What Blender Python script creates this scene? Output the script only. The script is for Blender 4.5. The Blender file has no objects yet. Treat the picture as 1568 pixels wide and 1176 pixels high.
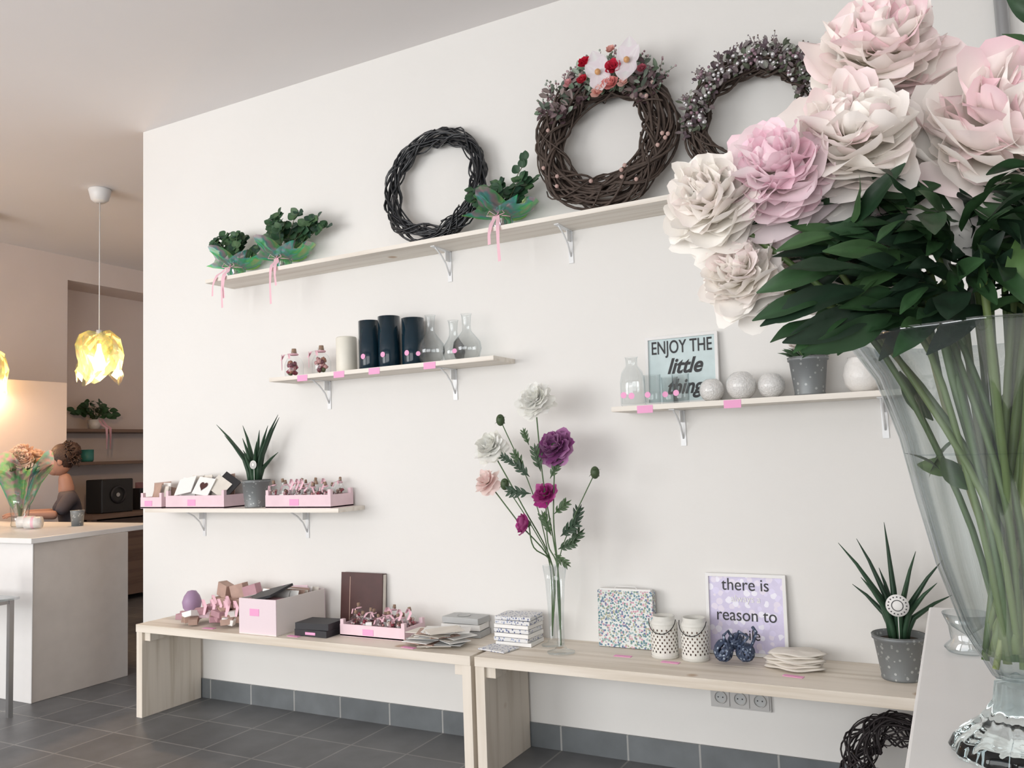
import bpy, math, random
from mathutils import Vector, Matrix, Euler
random.seed(7)
rnd=random.random
def ru(a,b): return a+(b-a)*random.random()
pi=math.pi
scene=bpy.context.scene
scene.view_settings.view_transform='Standard'
scene.view_settings.look='None'
COL=bpy.context.collection

# ------------------------------------------------------------------ camera
cd=bpy.data.cameras.new('camera');cam=bpy.data.objects.new('camera',cd);COL.objects.link(cam)
R=Vector((0.8814,0.4709,-0.0369));U=Vector((0.0715,-0.0558,0.9959));B=Vector((0.4669,-0.8804,-0.0829))
cam.matrix_world=Matrix(((R.x,U.x,B.x,0),(R.y,U.y,B.y,-3.3),(R.z,U.z,B.z,1.27),(0,0,0,1)))
cd.lens=29.1;cd.sensor_width=36;cd.clip_start=0.02
scene.camera=cam

# ------------------------------------------------------------------ materials
MATS={}
def newmat(name):
    m=bpy.data.materials.new(name);m.use_nodes=True
    nt=m.node_tree;nt.nodes.clear()
    out=nt.nodes.new('ShaderNodeOutputMaterial')
    MATS[name]=m
    return m,nt,out
def N(nt,t,**k):
    n=nt.nodes.new(t)
    for a,b in k.items(): setattr(n,a,b)
    return n
def ramp(nt,stops,interp='LINEAR'):
    r=N(nt,'ShaderNodeValToRGB');r.color_ramp.interpolation=interp
    e=r.color_ramp.elements
    while len(e)<len(stops): e.new(0.5)
    for i,(p,c) in enumerate(stops):
        e[i].position=p;e[i].color=(c[0],c[1],c[2],1)
    return r
def pbr(name,col,rough=.6,metal=0,spec=.5,attr=False,noise=0,nscale=20,bump=0,bscale=60,transl=0,coat=0):
    m,nt,out=newmat(name)
    b=N(nt,'ShaderNodeBsdfPrincipled')
    b.inputs['Base Color'].default_value=(*col,1);b.inputs['Roughness'].default_value=rough
    b.inputs['Metallic'].default_value=metal;b.inputs['Specular IOR Level'].default_value=spec
    b.inputs['Coat Weight'].default_value=coat
    tc=N(nt,'ShaderNodeTexCoord')
    src=None
    if attr:
        a=N(nt,'ShaderNodeVertexColor',layer_name='Col');src=a.outputs['Color']
    if noise:
        no=N(nt,'ShaderNodeTexNoise');no.inputs['Scale'].default_value=nscale;no.inputs['Detail'].default_value=4
        nt.links.new(tc.outputs['Object'],no.inputs['Vector'])
        r=ramp(nt,[(.3,(1-noise,)*3),(.7,(1,1,1))])
        nt.links.new(no.outputs['Fac'],r.inputs['Fac'])
        mx=N(nt,'ShaderNodeMixRGB',blend_type='MULTIPLY');mx.inputs[0].default_value=1
        if src: nt.links.new(src,mx.inputs[1])
        else: mx.inputs[1].default_value=(*col,1)
        nt.links.new(r.outputs[0],mx.inputs[2]);src=mx.outputs[0]
    if src: nt.links.new(src,b.inputs['Base Color'])
    if bump:
        n2=N(nt,'ShaderNodeTexNoise');n2.inputs['Scale'].default_value=bscale;n2.inputs['Detail'].default_value=3
        nt.links.new(tc.outputs['Object'],n2.inputs['Vector'])
        bp=N(nt,'ShaderNodeBump');bp.inputs['Strength'].default_value=bump;bp.inputs['Distance'].default_value=.004
        nt.links.new(n2.outputs['Fac'],bp.inputs['Height']);nt.links.new(bp.outputs[0],b.inputs['Normal'])
    fin=b.outputs[0]
    if transl:
        t=N(nt,'ShaderNodeBsdfTranslucent')
        if src: nt.links.new(src,t.inputs[0])
        else: t.inputs[0].default_value=(*col,1)
        mx=N(nt,'ShaderNodeMixShader');mx.inputs[0].default_value=transl
        nt.links.new(fin,mx.inputs[1]);nt.links.new(t.outputs[0],mx.inputs[2]);fin=mx.outputs[0]
    nt.links.new(fin,out.inputs[0])
    return m
def glassmat(name,tint=(.97,.98,.98),edge=(.55,.6,.6),refl=.75,base=.04,knee=.55):
    m,nt,out=newmat(name)
    lw=N(nt,'ShaderNodeLayerWeight');lw.inputs['Blend'].default_value=.35
    r=ramp(nt,[(.0,tint),(knee,tint),(1,edge)])
    nt.links.new(lw.outputs['Facing'],r.inputs['Fac'])
    t=N(nt,'ShaderNodeBsdfTransparent');nt.links.new(r.outputs[0],t.inputs[0])
    g=N(nt,'ShaderNodeBsdfGlossy');g.inputs['Roughness'].default_value=.03;g.inputs[0].default_value=(.95,.97,1,1)
    fr=ramp(nt,[(0,(base,)*3),(.6,(base*2,)*3),(1,(refl,)*3)])
    nt.links.new(lw.outputs['Facing'],fr.inputs['Fac'])
    mx=N(nt,'ShaderNodeMixShader');nt.links.new(fr.outputs[0],mx.inputs[0])
    nt.links.new(t.outputs[0],mx.inputs[1]);nt.links.new(g.outputs[0],mx.inputs[2])
    nt.links.new(mx.outputs[0],out.inputs[0]);return m
def iridmat(name,alpha=.45,stops=None,tl_=.45,rough=.15,tcol=(1,1,1)):
    m,nt,out=newmat(name)
    tc=N(nt,'ShaderNodeTexCoord');no=N(nt,'ShaderNodeTexNoise');no.inputs['Scale'].default_value=14
    nt.links.new(tc.outputs['Object'],no.inputs['Vector'])
    lw=N(nt,'ShaderNodeLayerWeight');lw.inputs['Blend'].default_value=.5
    ad=N(nt,'ShaderNodeMath',operation='MULTIPLY_ADD');ad.inputs[1].default_value=.7
    nt.links.new(lw.outputs['Facing'],ad.inputs[0]);nt.links.new(no.outputs['Fac'],ad.inputs[2])
    ad2=N(nt,'ShaderNodeMath',operation='FRACT');nt.links.new(ad.outputs[0],ad2.inputs[0])
    r=ramp(nt,stops or [(0,(.15,.85,.4)),(.2,(.55,1,.2)),(.4,(.9,1,.45)),(.55,(.3,.95,.45)),(.7,(.95,.6,.8)),(.85,(.3,.8,.9)),(1,(.15,.9,.45))])
    nt.links.new(ad2.outputs[0],r.inputs['Fac'])
    g=N(nt,'ShaderNodeBsdfGlossy');g.inputs['Roughness'].default_value=rough;nt.links.new(r.outputs[0],g.inputs[0])
    tl=N(nt,'ShaderNodeBsdfTranslucent');nt.links.new(r.outputs[0],tl.inputs[0])
    t=N(nt,'ShaderNodeBsdfTransparent');t.inputs[0].default_value=(*tcol,1)
    m1=N(nt,'ShaderNodeMixShader');m1.inputs[0].default_value=tl_
    nt.links.new(g.outputs[0],m1.inputs[1]);nt.links.new(tl.outputs[0],m1.inputs[2])
    m2=N(nt,'ShaderNodeMixShader');m2.inputs[0].default_value=alpha
    nt.links.new(m1.outputs[0],m2.inputs[1]);nt.links.new(t.outputs[0],m2.inputs[2])
    nt.links.new(m2.outputs[0],out.inputs[0]);return m
def woodmat(name,scale,c1=(.60,.50,.38),c2=(.78,.68,.56),knots=True):
    m,nt,out=newmat(name);tc=N(nt,'ShaderNodeTexCoord')
    mp=N(nt,'ShaderNodeMapping');mp.inputs['Scale'].default_value=scale
    nt.links.new(tc.outputs['Object'],mp.inputs[0])
    no=N(nt,'ShaderNodeTexNoise');no.inputs['Scale'].default_value=1;no.inputs['Detail'].default_value=6;no.inputs['Distortion'].default_value=.4
    nt.links.new(mp.outputs[0],no.inputs['Vector'])
    r=ramp(nt,[(.3,c1),(.5,c2),(.72,tuple(min(1,x*1.06) for x in c2))])
    nt.links.new(no.outputs['Fac'],r.inputs['Fac'])
    vo=N(nt,'ShaderNodeTexVoronoi');vo.inputs['Scale'].default_value=3.2
    nt.links.new(tc.outputs['Object'],vo.inputs['Vector'])
    r2=ramp(nt,[(0,(.45,.28,.16)),(.05,(.55,.38,.24)),(.09,(1,1,1))]);nt.links.new(vo.outputs['Distance'],r2.inputs['Fac'])
    mx=N(nt,'ShaderNodeMixRGB',blend_type='MULTIPLY');mx.inputs[0].default_value=.8 if knots else 0
    nt.links.new(r.outputs[0],mx.inputs[1]);nt.links.new(r2.outputs[0],mx.inputs[2])
    b=N(nt,'ShaderNodeBsdfPrincipled');b.inputs['Roughness'].default_value=.55
    nt.links.new(mx.outputs[0],b.inputs['Base Color'])
    nt.links.new(b.outputs[0],out.inputs[0]);return m
def printmat(name,base,cols,scale=70,thr=.33,rough=.5):
    m,nt,out=newmat(name);tc=N(nt,'ShaderNodeTexCoord')
    vo=N(nt,'ShaderNodeTexVoronoi');vo.inputs['Scale'].default_value=scale
    nt.links.new(tc.outputs['Object'],vo.inputs['Vector'])
    sp=N(nt,'ShaderNodeSeparateColor');nt.links.new(vo.outputs['Color'],sp.inputs[0])
    r=ramp(nt,[(i/len(cols),c) for i,c in enumerate(cols)],'CONSTANT');nt.links.new(sp.outputs[0],r.inputs['Fac'])
    ls=N(nt,'ShaderNodeMath',operation='LESS_THAN');ls.inputs[1].default_value=thr;nt.links.new(vo.outputs['Distance'],ls.inputs[0])
    mx=N(nt,'ShaderNodeMixRGB');nt.links.new(ls.outputs[0],mx.inputs[0]);mx.inputs[1].default_value=(*base,1);nt.links.new(r.outputs[0],mx.inputs[2])
    b=N(nt,'ShaderNodeBsdfPrincipled');b.inputs['Roughness'].default_value=rough
    nt.links.new(mx.outputs[0],b.inputs['Base Color']);nt.links.new(b.outputs[0],out.inputs[0]);return m
def tilemat(name,s,mortar,c1,c2,cm,zplane=False):
    m,nt,out=newmat(name);tc=N(nt,'ShaderNodeTexCoord')
    mp=N(nt,'ShaderNodeMapping')
    if zplane: mp.inputs['Rotation'].default_value=(pi/2,0,0)
    mp.inputs['Location'].default_value=(.07,.0 if not zplane else .15,0)
    nt.links.new(tc.outputs['Object'],mp.inputs[0])
    br=N(nt,'ShaderNodeTexBrick');br.offset=0;br.inputs['Scale'].default_value=1
    br.inputs['Brick Width'].default_value=s;br.inputs['Row Height'].default_value=s;br.inputs['Mortar Size'].default_value=mortar
    br.inputs['Mortar Smooth'].default_value=.1
    br.inputs['Color1'].default_value=(*c1,1);br.inputs['Color2'].default_value=(*c2,1);br.inputs['Mortar'].default_value=(*cm,1)
    nt.links.new(mp.outputs[0],br.inputs['Vector'])
    no=N(nt,'ShaderNodeTexNoise');no.inputs['Scale'].default_value=6;no.inputs['Detail'].default_value=6
    nt.links.new(tc.outputs['Object'],no.inputs['Vector'])
    r=ramp(nt,[(.3,(.78,)*3),(.7,(1.1,)*3)]);nt.links.new(no.outputs['Fac'],r.inputs['Fac'])
    mx=N(nt,'ShaderNodeMixRGB',blend_type='MULTIPLY');mx.inputs[0].default_value=1
    nt.links.new(br.outputs['Color'],mx.inputs[1]);nt.links.new(r.outputs[0],mx.inputs[2])
    b=N(nt,'ShaderNodeBsdfPrincipled');b.inputs['Roughness'].default_value=.42
    nt.links.new(mx.outputs[0],b.inputs['Base Color'])
    bp=N(nt,'ShaderNodeBump');bp.inputs['Strength'].default_value=.3;bp.inputs['Distance'].default_value=.002;bp.invert=True
    nt.links.new(br.outputs['Fac'],bp.inputs['Height']);nt.links.new(bp.outputs[0],b.inputs['Normal'])
    nt.links.new(b.outputs[0],out.inputs[0]);return m
pbr('wall_paint',(.805,.79,.765),.9,spec=.2,noise=.02,nscale=2,bump=.25,bscale=25)
pbr('ceiling_paint',(.82,.79,.785),.95,spec=.1,noise=.02,nscale=2)
pbr('pink_beige_paint',(.76,.66,.61),.9,spec=.2,noise=.04,nscale=3)
tilemat('floor_tile',.30,.0045,(.110,.113,.12),(.14,.143,.15),(.25,.245,.24))
tilemat('base_tile',.30,.004,(.14,.155,.165),(.17,.185,.195),(.38,.38,.37),True)
woodmat('pine_x',(1.2,22,22),(.62,.54,.44),(.78,.71,.62));woodmat('pine_z',(22,22,1.2),(.62,.54,.44),(.78,.71,.62))
woodmat('shelf_wood',(1.2,30,30),(.66,.59,.51),(.80,.75,.68))
woodmat('dark_wood',(6,1,20),(.13,.08,.06),(.20,.13,.095),False)
pbr('white_lacquer',(.80,.79,.78),.35,noise=.02)
pbr('counter_board',(.60,.55,.51),.6,noise=.06,nscale=12)
pbr('white_metal',(.76,.77,.78),.4,metal=.1)
pbr('steel',(.42,.43,.44),.3,metal=.8)
pbr('zincdark',(.18,.19,.19),.5,metal=.6)
pbr('pink_card',(.84,.66,.72),.7);pbr('pink_label',(.86,.38,.62),.6);pbr('box_pink',(.80,.67,.71),.7);pbr('box_side',(.83,.77,.75),.7)
pbr('pale_pink_wood',(.85,.64,.70),.6,noise=.08)
pbr('white_card',(.85,.84,.82),.7);pbr('cream_card',(.78,.73,.66),.8,noise=.1)
pbr('black_card',(.02,.02,.025),.5);pbr('burgundy_leather',(.07,.02,.018),.45,noise=.2)
pbr('kraft',(.50,.34,.28),.7,noise=.2);pbr('rose_paper',(.50,.28,.32),.6,noise=.2)
pbr('mauve_wax',(.36,.24,.38),.5);pbr('cream_wax',(.80,.77,.68),.45,noise=.05)
pbr('navy_glass',(.006,.022,.036),.08,spec=.4)
pbr('leaf',(.05,.12,.05),.45,attr=True,noise=.25,nscale=30,transl=.08,spec=.35)
pbr('petal',(1,1,1),.8,attr=True,spec=.05,transl=.42)
pbr('stem',(.1,.2,.05),.5,attr=True)
pbr('vine_brown',(.085,.058,.045),.7,noise=.45,nscale=40)
pbr('vine_dark',(.03,.022,.024),.7,noise=.45,nscale=40)
pbr('vine_black',(.010,.012,.016),.28,coat=.3)
pbr('soil',(.05,.035,.025),.9)
pbr('ribbon',(.84,.52,.60),.45,spec=.4);pbr('berry',(.4,.03,.05),.35,attr=True)
pbr('white_ceramic',(.80,.78,.75),.35,bump=.5,bscale=70);pbr('lantern_white',(.74,.73,.68),.5)
pbr('pearl_glass',(.76,.75,.735),.12,bump=1,bscale=170,coat=.8,noise=.12,nscale=120);pbr('glitter',(.75,.74,.76),.2,metal=.6)
pbr('cork',(.30,.2,.14),.8);pbr('ink',(.015,.015,.018),.5)
pbr('sign_teal',(.60,.71,.72),.6,noise=.1,nscale=25)
pbr('grey_plastic',(.52,.51,.50),.45);pbr('black_plastic',(.02,.02,.02),.4)
pbr('skin',(.36,.20,.15),.5,spec=.3);pbr('hair',(.05,.025,.018),.6,noise=.4,nscale=60,bump=1,bscale=90)
pbr('dress',(.06,.05,.06),.8,noise=.1);pbr('lip',(.45,.12,.12),.5)
pbr('teal_cup',(.05,.25,.22),.4)
pbr('paper_grey',(.45,.46,.46),.5)
printmat('floral_print',(.72,.74,.72),[(.10,.22,.28),(.60,.33,.40),(.42,.40,.28),(.14,.18,.32),(.30,.42,.45),(.2,.32,.25)],115,.52)
printmat('navy_print',(.72,.72,.72),[(.1,.12,.25),(.7,.7,.72),(.3,.35,.5)],110,.42)
printmat('navy_knit',(.04,.06,.11),[(.35,.42,.52),(.03,.04,.08),(.14,.18,.28)],90,.4)
printmat('zinc',(.22,.235,.24),[(.45,.47,.47),(.23,.24,.25),(.40,.42,.42)],60,.28)
printmat('lilac_holo',(.62,.57,.76),[(.68,.63,.84),(.82,.80,.9),(.60,.55,.74),(.74,.68,.8)],42,.55,.25)
MATS['zinc'].node_tree.nodes['Principled BSDF'].inputs['Metallic'].default_value=.35
glassmat('glass',refl=.6,edge=(.6,.66,.67));glassmat('vase_glass',(.94,.96,.955),(.26,.32,.32),.95,.085,.3)
iridmat('iridescent_film',.30,None,.6,.12)
iridmat('shade_film',.50,[(0,(.60,.78,.45)),(.25,(.95,.9,.5)),(.45,(.45,.70,.45)),(.65,(1,.75,.42)),(.8,(.55,.72,.65)),(1,(.9,.85,.4))],.14,.1,(.95,.92,.82))
m,nt,out=newmat('bulb_glow');e=N(nt,'ShaderNodeEmission');e.inputs[0].default_value=(1,.66,.30,1);e.inputs[1].default_value=30;nt.links.new(e.outputs[0],out.inputs[0])
m,nt,out=newmat('solid_glass');g=N(nt,'ShaderNodeBsdfGlass');g.inputs['IOR'].default_value=1.45;g.inputs['Roughness'].default_value=0;g.inputs[0].default_value=(.95,.98,.98,1);nt.links.new(g.outputs[0],out.inputs[0])

# ------------------------------------------------------------------ mesh builder
class MB:
    def __init__(s): s.v=[];s.f=[];s.mi=[];s.sm=[];s.c=[];s.mats=[]
    def m(s,n):
        if n not in s.mats: s.mats.append(n)
        return s.mats.index(n)
    def add(s,vs,fs,mat,smooth=True,col=(1,1,1),cols=None):
        o=len(s.v);k=s.m(mat)
        s.v+= [Vector(v) for v in vs]
        s.c+= cols if cols else [col]*len(vs)
        for f in fs: s.f.append([i+o for i in f]);s.mi.append(k);s.sm.append(smooth)
    def merge(s,q,M):
        o=len(s.v);s.v+=[M@v for v in q.v];s.c+=q.c
        for f,mi,sm in zip(q.f,q.mi,q.sm): s.f.append([i+o for i in f]);s.mi.append(s.m(q.mats[mi]));s.sm.append(sm)
    def box(s,a,b,mat,M=None,col=(1,1,1)):
        vs=[Vector((x,y,z)) for x in (a[0],b[0]) for y in (a[1],b[1]) for z in (a[2],b[2])]
        if M: vs=[M@v for v in vs]
        s.add(vs,[(0,1,3,2),(4,6,7,5),(0,4,5,1),(2,3,7,6),(0,2,6,4),(1,5,7,3)],mat,False,col)
    def cbox(s,c,d,mat,rz=0,rx=0,ry=0):
        M=Matrix.Translation(c)@Euler((rx,ry,rz)).to_matrix().to_4x4()
        s.box([-d[0]/2,-d[1]/2,-d[2]/2],[d[0]/2,d[1]/2,d[2]/2],mat,M)
    def lathe(s,prof,mat,c=(0,0,0),seg=24,M=None,fn=None,col=(1,1,1),smooth=True):
        vs=[];c=Vector(c)
        for r,z in prof:
            for i in range(seg):
                a=2*pi*i/seg
                rr=r
                zz=z
                if fn: rr,zz=fn(r,z,a)
                v=Vector((rr*math.cos(a),rr*math.sin(a),zz))
                if M: v=M@v
                vs.append(v+c)
        fs=[(j*seg+i,j*seg+(i+1)%seg,(j+1)*seg+(i+1)%seg,(j+1)*seg+i) for j in range(len(prof)-1) for i in range(seg)]
        s.add(vs,fs,mat,smooth,col)
    def sphere(s,c,r,mat,seg=12,rings=8,sc=(1,1,1),M=None,col=(1,1,1),jit=0):
        vs=[];c=Vector(c)
        for j in range(rings+1):
            p=pi*j/rings
            for i in range(seg):
                a=2*pi*i/seg;k=r*(1+jit*(rnd()-.5))
                v=Vector((k*sc[0]*math.sin(p)*math.cos(a),k*sc[1]*math.sin(p)*math.sin(a),-k*sc[2]*math.cos(p)))
                if M: v=M@v
                vs.append(v+c)
        s.add(vs,[(j*seg+i,j*seg+(i+1)%seg,(j+1)*seg+(i+1)%seg,(j+1)*seg+i) for j in range(rings) for i in range(seg)],mat,True,col)
    def tube(s,pts,rad,mat,sides=6,col=(1,1,1),closed=False,flat=1):
        pts=[Vector(p) for p in pts];n=len(pts)
        if not hasattr(rad,'__len__'): rad=[rad]*n
        vs=[];t0=(pts[1]-pts[0]).normalized()
        up=Vector((0,0,1)) if abs(t0.z)<.9 else Vector((1,0,0))
        nn=t0.cross(up).normalized()
        for i in range(n):
            if closed: t=(pts[(i+1)%n]-pts[i-1])
            else: t=(pts[min(i+1,n-1)]-pts[max(i-1,0)])
            if t.length<1e-9: t=Vector((0,0,1))
            t.normalize()
            nn=(nn-t*nn.dot(t))
            if nn.length<1e-6: nn=t.orthogonal()
            nn.normalize();bb=t.cross(nn)
            for k in range(sides):
                a=2*pi*k/sides
                vs.append(pts[i]+nn*(rad[i]*math.cos(a))+bb*(rad[i]*flat*math.sin(a)))
        fs=[]
        for i in range(n if closed else n-1):
            j=(i+1)%n
            for k in range(sides): fs.append((i*sides+k,i*sides+(k+1)%sides,j*sides+(k+1)%sides,j*sides+k))
        if not closed:
            fs.append(tuple(range(sides))[::-1]);fs.append(tuple((n-1)*sides+k for k in range(sides)))
        s.add(vs,fs,mat,True,col)
    def leaf(s,base,d,nrm,L,Wd,mat='leaf',col=(.05,.12,.05),curl=.3,fold=.25,power=1.0,nl=6,wave=0):
        base=Vector(base);d=Vector(d).normalized();nrm=Vector(nrm)
        nrm=(nrm-d*nrm.dot(d))
        if nrm.length<1e-4: nrm=d.orthogonal()
        nrm.normalize();sd=d.cross(nrm)
        vs=[];cols=[]
        for i in range(nl+1):
            t=i/nl
            w=Wd*.5*math.sin(pi*min(1,max(0,t))**power)**.8 if 0<t<1 else 0.0006
            c=base+d*(L*(t-.12*curl*t*t))-nrm*(curl*L*t*t)
            for k in (-1,-.5,0,.5,1):
                vs.append(c+sd*(w*k)+nrm*(fold*w*abs(k)+wave*w*math.sin(t*9+k*2)))
                g=1.25 if k==0 else 1
                cols.append(tuple(min(1,x*g) for x in col))
        fs=[(i*5+k,i*5+k+1,(i+1)*5+k+1,(i+1)*5+k) for i in range(nl) for k in range(4)]
        s.add(vs,fs,mat,True,cols=cols)
    def flower(s,c,axis,r,n=50,ca=(.86,.80,.74),cb=(.85,.55,.62),open_=95,ruf=.07,mat='petal',pinkp=.4,res=(5,7),droop=0,inner=10,wide=.8,base=None,cup=80,jit=0,notch=.05,k2r=(6,10),lin=.75,lout=.5,tip=.20):
        c=Vector(c);ax=Vector(axis).normalized();e1=ax.orthogonal().normalized();e2=ax.cross(e1)
        base=base or ca
        for i in range(n):
            q=(i+.5)/n
            th=i*2.39996+ru(-.25,.25)
            L=r*(lin+lout*q)*ru(.85,1.12)
            phi=inner+(open_-inner)*q**.85+ru(-8,8)
            W=r*(wide*.5+wide*.5*q)*ru(.8,1.15)
            p1,p2,p3=ru(0,6),ru(0,6),ru(0,6);k1=ru(2.5,4.5);k2=ru(*k2r)
            pk=pinkp*(ru(.6,1.6) if rnd()<.6 else ru(0,.3))
            RJ=Matrix.Rotation(math.radians(ru(-jit,jit)),3,Vector((ru(-1,1),ru(-1,1),ru(-1,1))).normalized()) if jit else None
            nl,nw=res;NS=12;path=[];d=r*.03;h=-r*.55
            for a in range(NS+1):
                t=a/NS;path.append((d,h))
                ang=math.radians(phi+cup*.5-cup*t+droop*q*(cup*1.2*t*t))
                d+=L/NS*math.sin(ang);h+=L/NS*math.cos(ang)
            def P(t):
                x=min(NS-.001,max(0,t*NS));i0=int(x);f=x-i0
                return path[i0][0]*(1-f)+path[i0+1][0]*f,path[i0][1]*(1-f)+path[i0+1][1]*f
            vs=[];cols=[]
            for a in range(nl+1):
                t=a/nl
                for b in range(nw+1):
                    k=-1+2*b/nw
                    te=t*(1-tip*k*k+notch*math.sin(k*k2+p3)*t)
                    d,h=P(te);d=max(d,.0008)
                    w=W*min(1,.25+1.15*t)*(1-.15*t**4)
                    ha=min(w/d,1.35)
                    am=ruf*r*t*t
                    wv=math.sin(k*k1+p1)+.5*math.sin(k*k2+p2)
                    dd=max(.0005,d+am*wv);hh=h+am*.9*math.sin(k*k1*1.2+p3)
                    az=th+k*ha
                    v=(e1*math.cos(az)+e2*math.sin(az))*dd+ax*hh
                    if RJ: v=RJ@v
                    vs.append(c+v)
                    f=min(1,max(0,pk*(.1+t**3*1.0+.3*abs(k)*t*t)))
                    g=max(0,1-t*1.6)
                    cols.append(tuple((ca[x]*(1-f)+cb[x]*f)*(1-g)+base[x]*g for x in range(3)))
            w1=nw+1
            s.add(vs,[(a*w1+b,a*w1+b+1,(a+1)*w1+b+1,(a+1)*w1+b) for a in range(nl) for b in range(nw)],mat,True,cols=cols)
    def obj(s,name,loc=(0,0,0),rot=None,parent=None,bevel=0,solid=0):
        me=bpy.data.meshes.new(name);L=Vector(loc)
        if rot is None: vv=[v-L for v in s.v]
        else: vv=s.v
        me.from_pydata(vv,[],s.f)
        for n in s.mats: me.materials.append(MATS[n])
        me.polygons.foreach_set('material_index',s.mi);me.polygons.foreach_set('use_smooth',s.sm)
        ca=me.color_attributes.new('Col','FLOAT_COLOR','POINT')
        buf=[]
        for c in s.c: buf+=[c[0],c[1],c[2],1]
        ca.data.foreach_set('color',buf)
        me.update()
        o=bpy.data.objects.new(name,me);COL.objects.link(o);o.location=L
        if rot is not None: o.rotation_euler=rot
        if parent: o.parent=parent
        if bevel:
            b=o.modifiers.new('bevel','BEVEL');b.width=bevel;b.segments=2;b.limit_method='ANGLE';b.angle_limit=.8
        return o
def simple_box(name,a,b,mat,bevel=0):
    m=MB();m.box(a,b,mat);return m.obj(name,bevel=bevel)
RX=Matrix.Rotation(pi/2,4,'X')

# ------------------------------------------------------------------ room shell
H=3.3
simple_box('floor',(-8,-5.8,-.1),(2.4,4.2,0),'floor_tile')
simple_box('ceiling',(-8,-5.8,H),(2.4,4.2,H+.1),'ceiling_paint')
simple_box('wall_back',(-4.23,0,0),(2.4,.15,H),'wall_paint')
simple_box('wall_far',(-8,4,0),(2.4,4.15,H),'pink_beige_paint')
simple_box('wall_right',(2.25,-5.8,0),(2.4,0,H),'wall_paint')
m=MB();m.box((-8,-5.8,0),(-7.35,1.49,H),'pink_beige_paint');m.box((-8,1.49,0),(-7.75,4,H),'pink_beige_paint')
m.box((-7.75,1.49,3.07),(-7.35,4,H),'pink_beige_paint');m.box((-7.75,1.49,0),(-7.35,1.60,3.07),'pink_beige_paint');m.obj('wall_left')
simple_box('wall_partition',(-6.75,-2.0,0),(-6.6,1.10,2.0),'pink_beige_paint')
m=MB()
m.box((-8,-5.8,0),(2.4,-5.65,.45),'wall_paint');m.box((-8,-5.8,2.95),(2.4,-5.65,H),'wall_paint')
for a,b in ((-8,-6.9),(-3.3,-2.8),(.9,2.4)): m.box((a,-5.8,.45),(b,-5.65,2.95),'wall_paint')
m.obj('wall_front')
for i,(a,b) in enumerate(((-6.9,-3.3),(-2.8,.9))):
    m=MB()
    for z in (.45,2.89): m.box((a,-5.76,z),(b,-5.70,z+.06),'white_lacquer')
    for x in (a,(a+b)/2-.03,b-.06): m.box((x,-5.76,.51),(x+.06,-5.70,2.89),'white_lacquer')
    m.box((a+.06,-5.735,.51),(b-.06,-5.73,2.89),'glass')
    m.obj('window_%d'%(i+1))
m=MB();m.box((-4.22,-.012,0),(2.24,-.0005,.10),'base_tile');m.obj('baseboard_back')
m=MB();m.lathe([(.022,0),(.022,H)],'steel',(.25,-.03,0),16);m.obj('heating_pipe',(.25,-.03,0))

# ------------------------------------------------------------------ shelves
def shelf(x0,x1,zb,brs,labels):
    m=MB();t=.02;yd=.2
    m.box((x0,-yd,zb),(x1,-.001,zb+t),'shelf_wood')
    for x in brs:
        m.box((x-.011,-.005,zb-.145),(x+.011,-.001,zb),'white_metal')
        m.box((x-.011,-.15,zb-.004),(x+.011,-.002,zb),'white_metal')
        m.tube([(x,-.004,zb-.115),(x,-.035,zb-.065),(x,-.075,zb-.03),(x,-.125,zb-.004)],[.004]*4,'white_metal',6)
        m.box((x-.0015,-.04,zb-.05),(x+.0015,-.004,zb-.003),'white_metal')
    for lx in labels: m.box((lx-.032,-yd-.0015,zb-.012),(lx+.032,-yd-.0002,zb+.018),'pink_label')
    return m.obj('bracket_shelf',((x0+x1)/2,-.1,zb))
shelf(-3.48,-.08,2.235,[-2.06,-1.43,-.62],[])
shelf(-3.03,-1.73,1.672,[-2.81,-2.05],[-2.81,-2.58,-2.37,-2.06])
shelf(-1.20,-.12,1.418,[-.97,-.22],[-1.06,-.72])
shelf(-3.96,-2.60,1.018,[-3.72,-2.97],[])
ZT,ZL,ZR,ZQ=2.2552,1.6922,1.4382,1.0382

# ------------------------------------------------------------------ benches
def bench(x0,x1,labels):
    m=MB();zt=.465;th=.038
    for i in range(2):
        y0=-.40+i*.2
        m.box((x0,y0+.0008,zt-th),(x1,y0+.1992,zt),'pine_x')
    for xa in (x0,x1-.042):
        m.box((xa,-.395,0),(xa+.042,-.20,zt-th),'pine_z');m.box((xa,-.199,0),(xa+.042,-.02,zt-th),'pine_z')
    m.box((x0+.042,-.38,zt-th-.045),(x0+.085,-.03,zt-th),'pine_z');m.box((x1-.085,-.38,zt-th-.045),(x1-.042,-.03,zt-th),'pine_z')
    for x,y in labels: m.cbox((x,y,zt+.0012),(.07,.025,.002),'pink_label',rz=ru(-.2,.2))
    return m.obj('wooden_bench',((x0+x1)/2,-.2,0),bevel=.002)
bench(-3.775,-1.775,[(-2.75,-.35),(-2.1,-.36),(-3.3,-.35)])
bench(-1.755,.215,[(-1.72,-.25),(-1.2,-.2),(-1.0,-.23),(-.55,-.27)])
ZB=.4655

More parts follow.
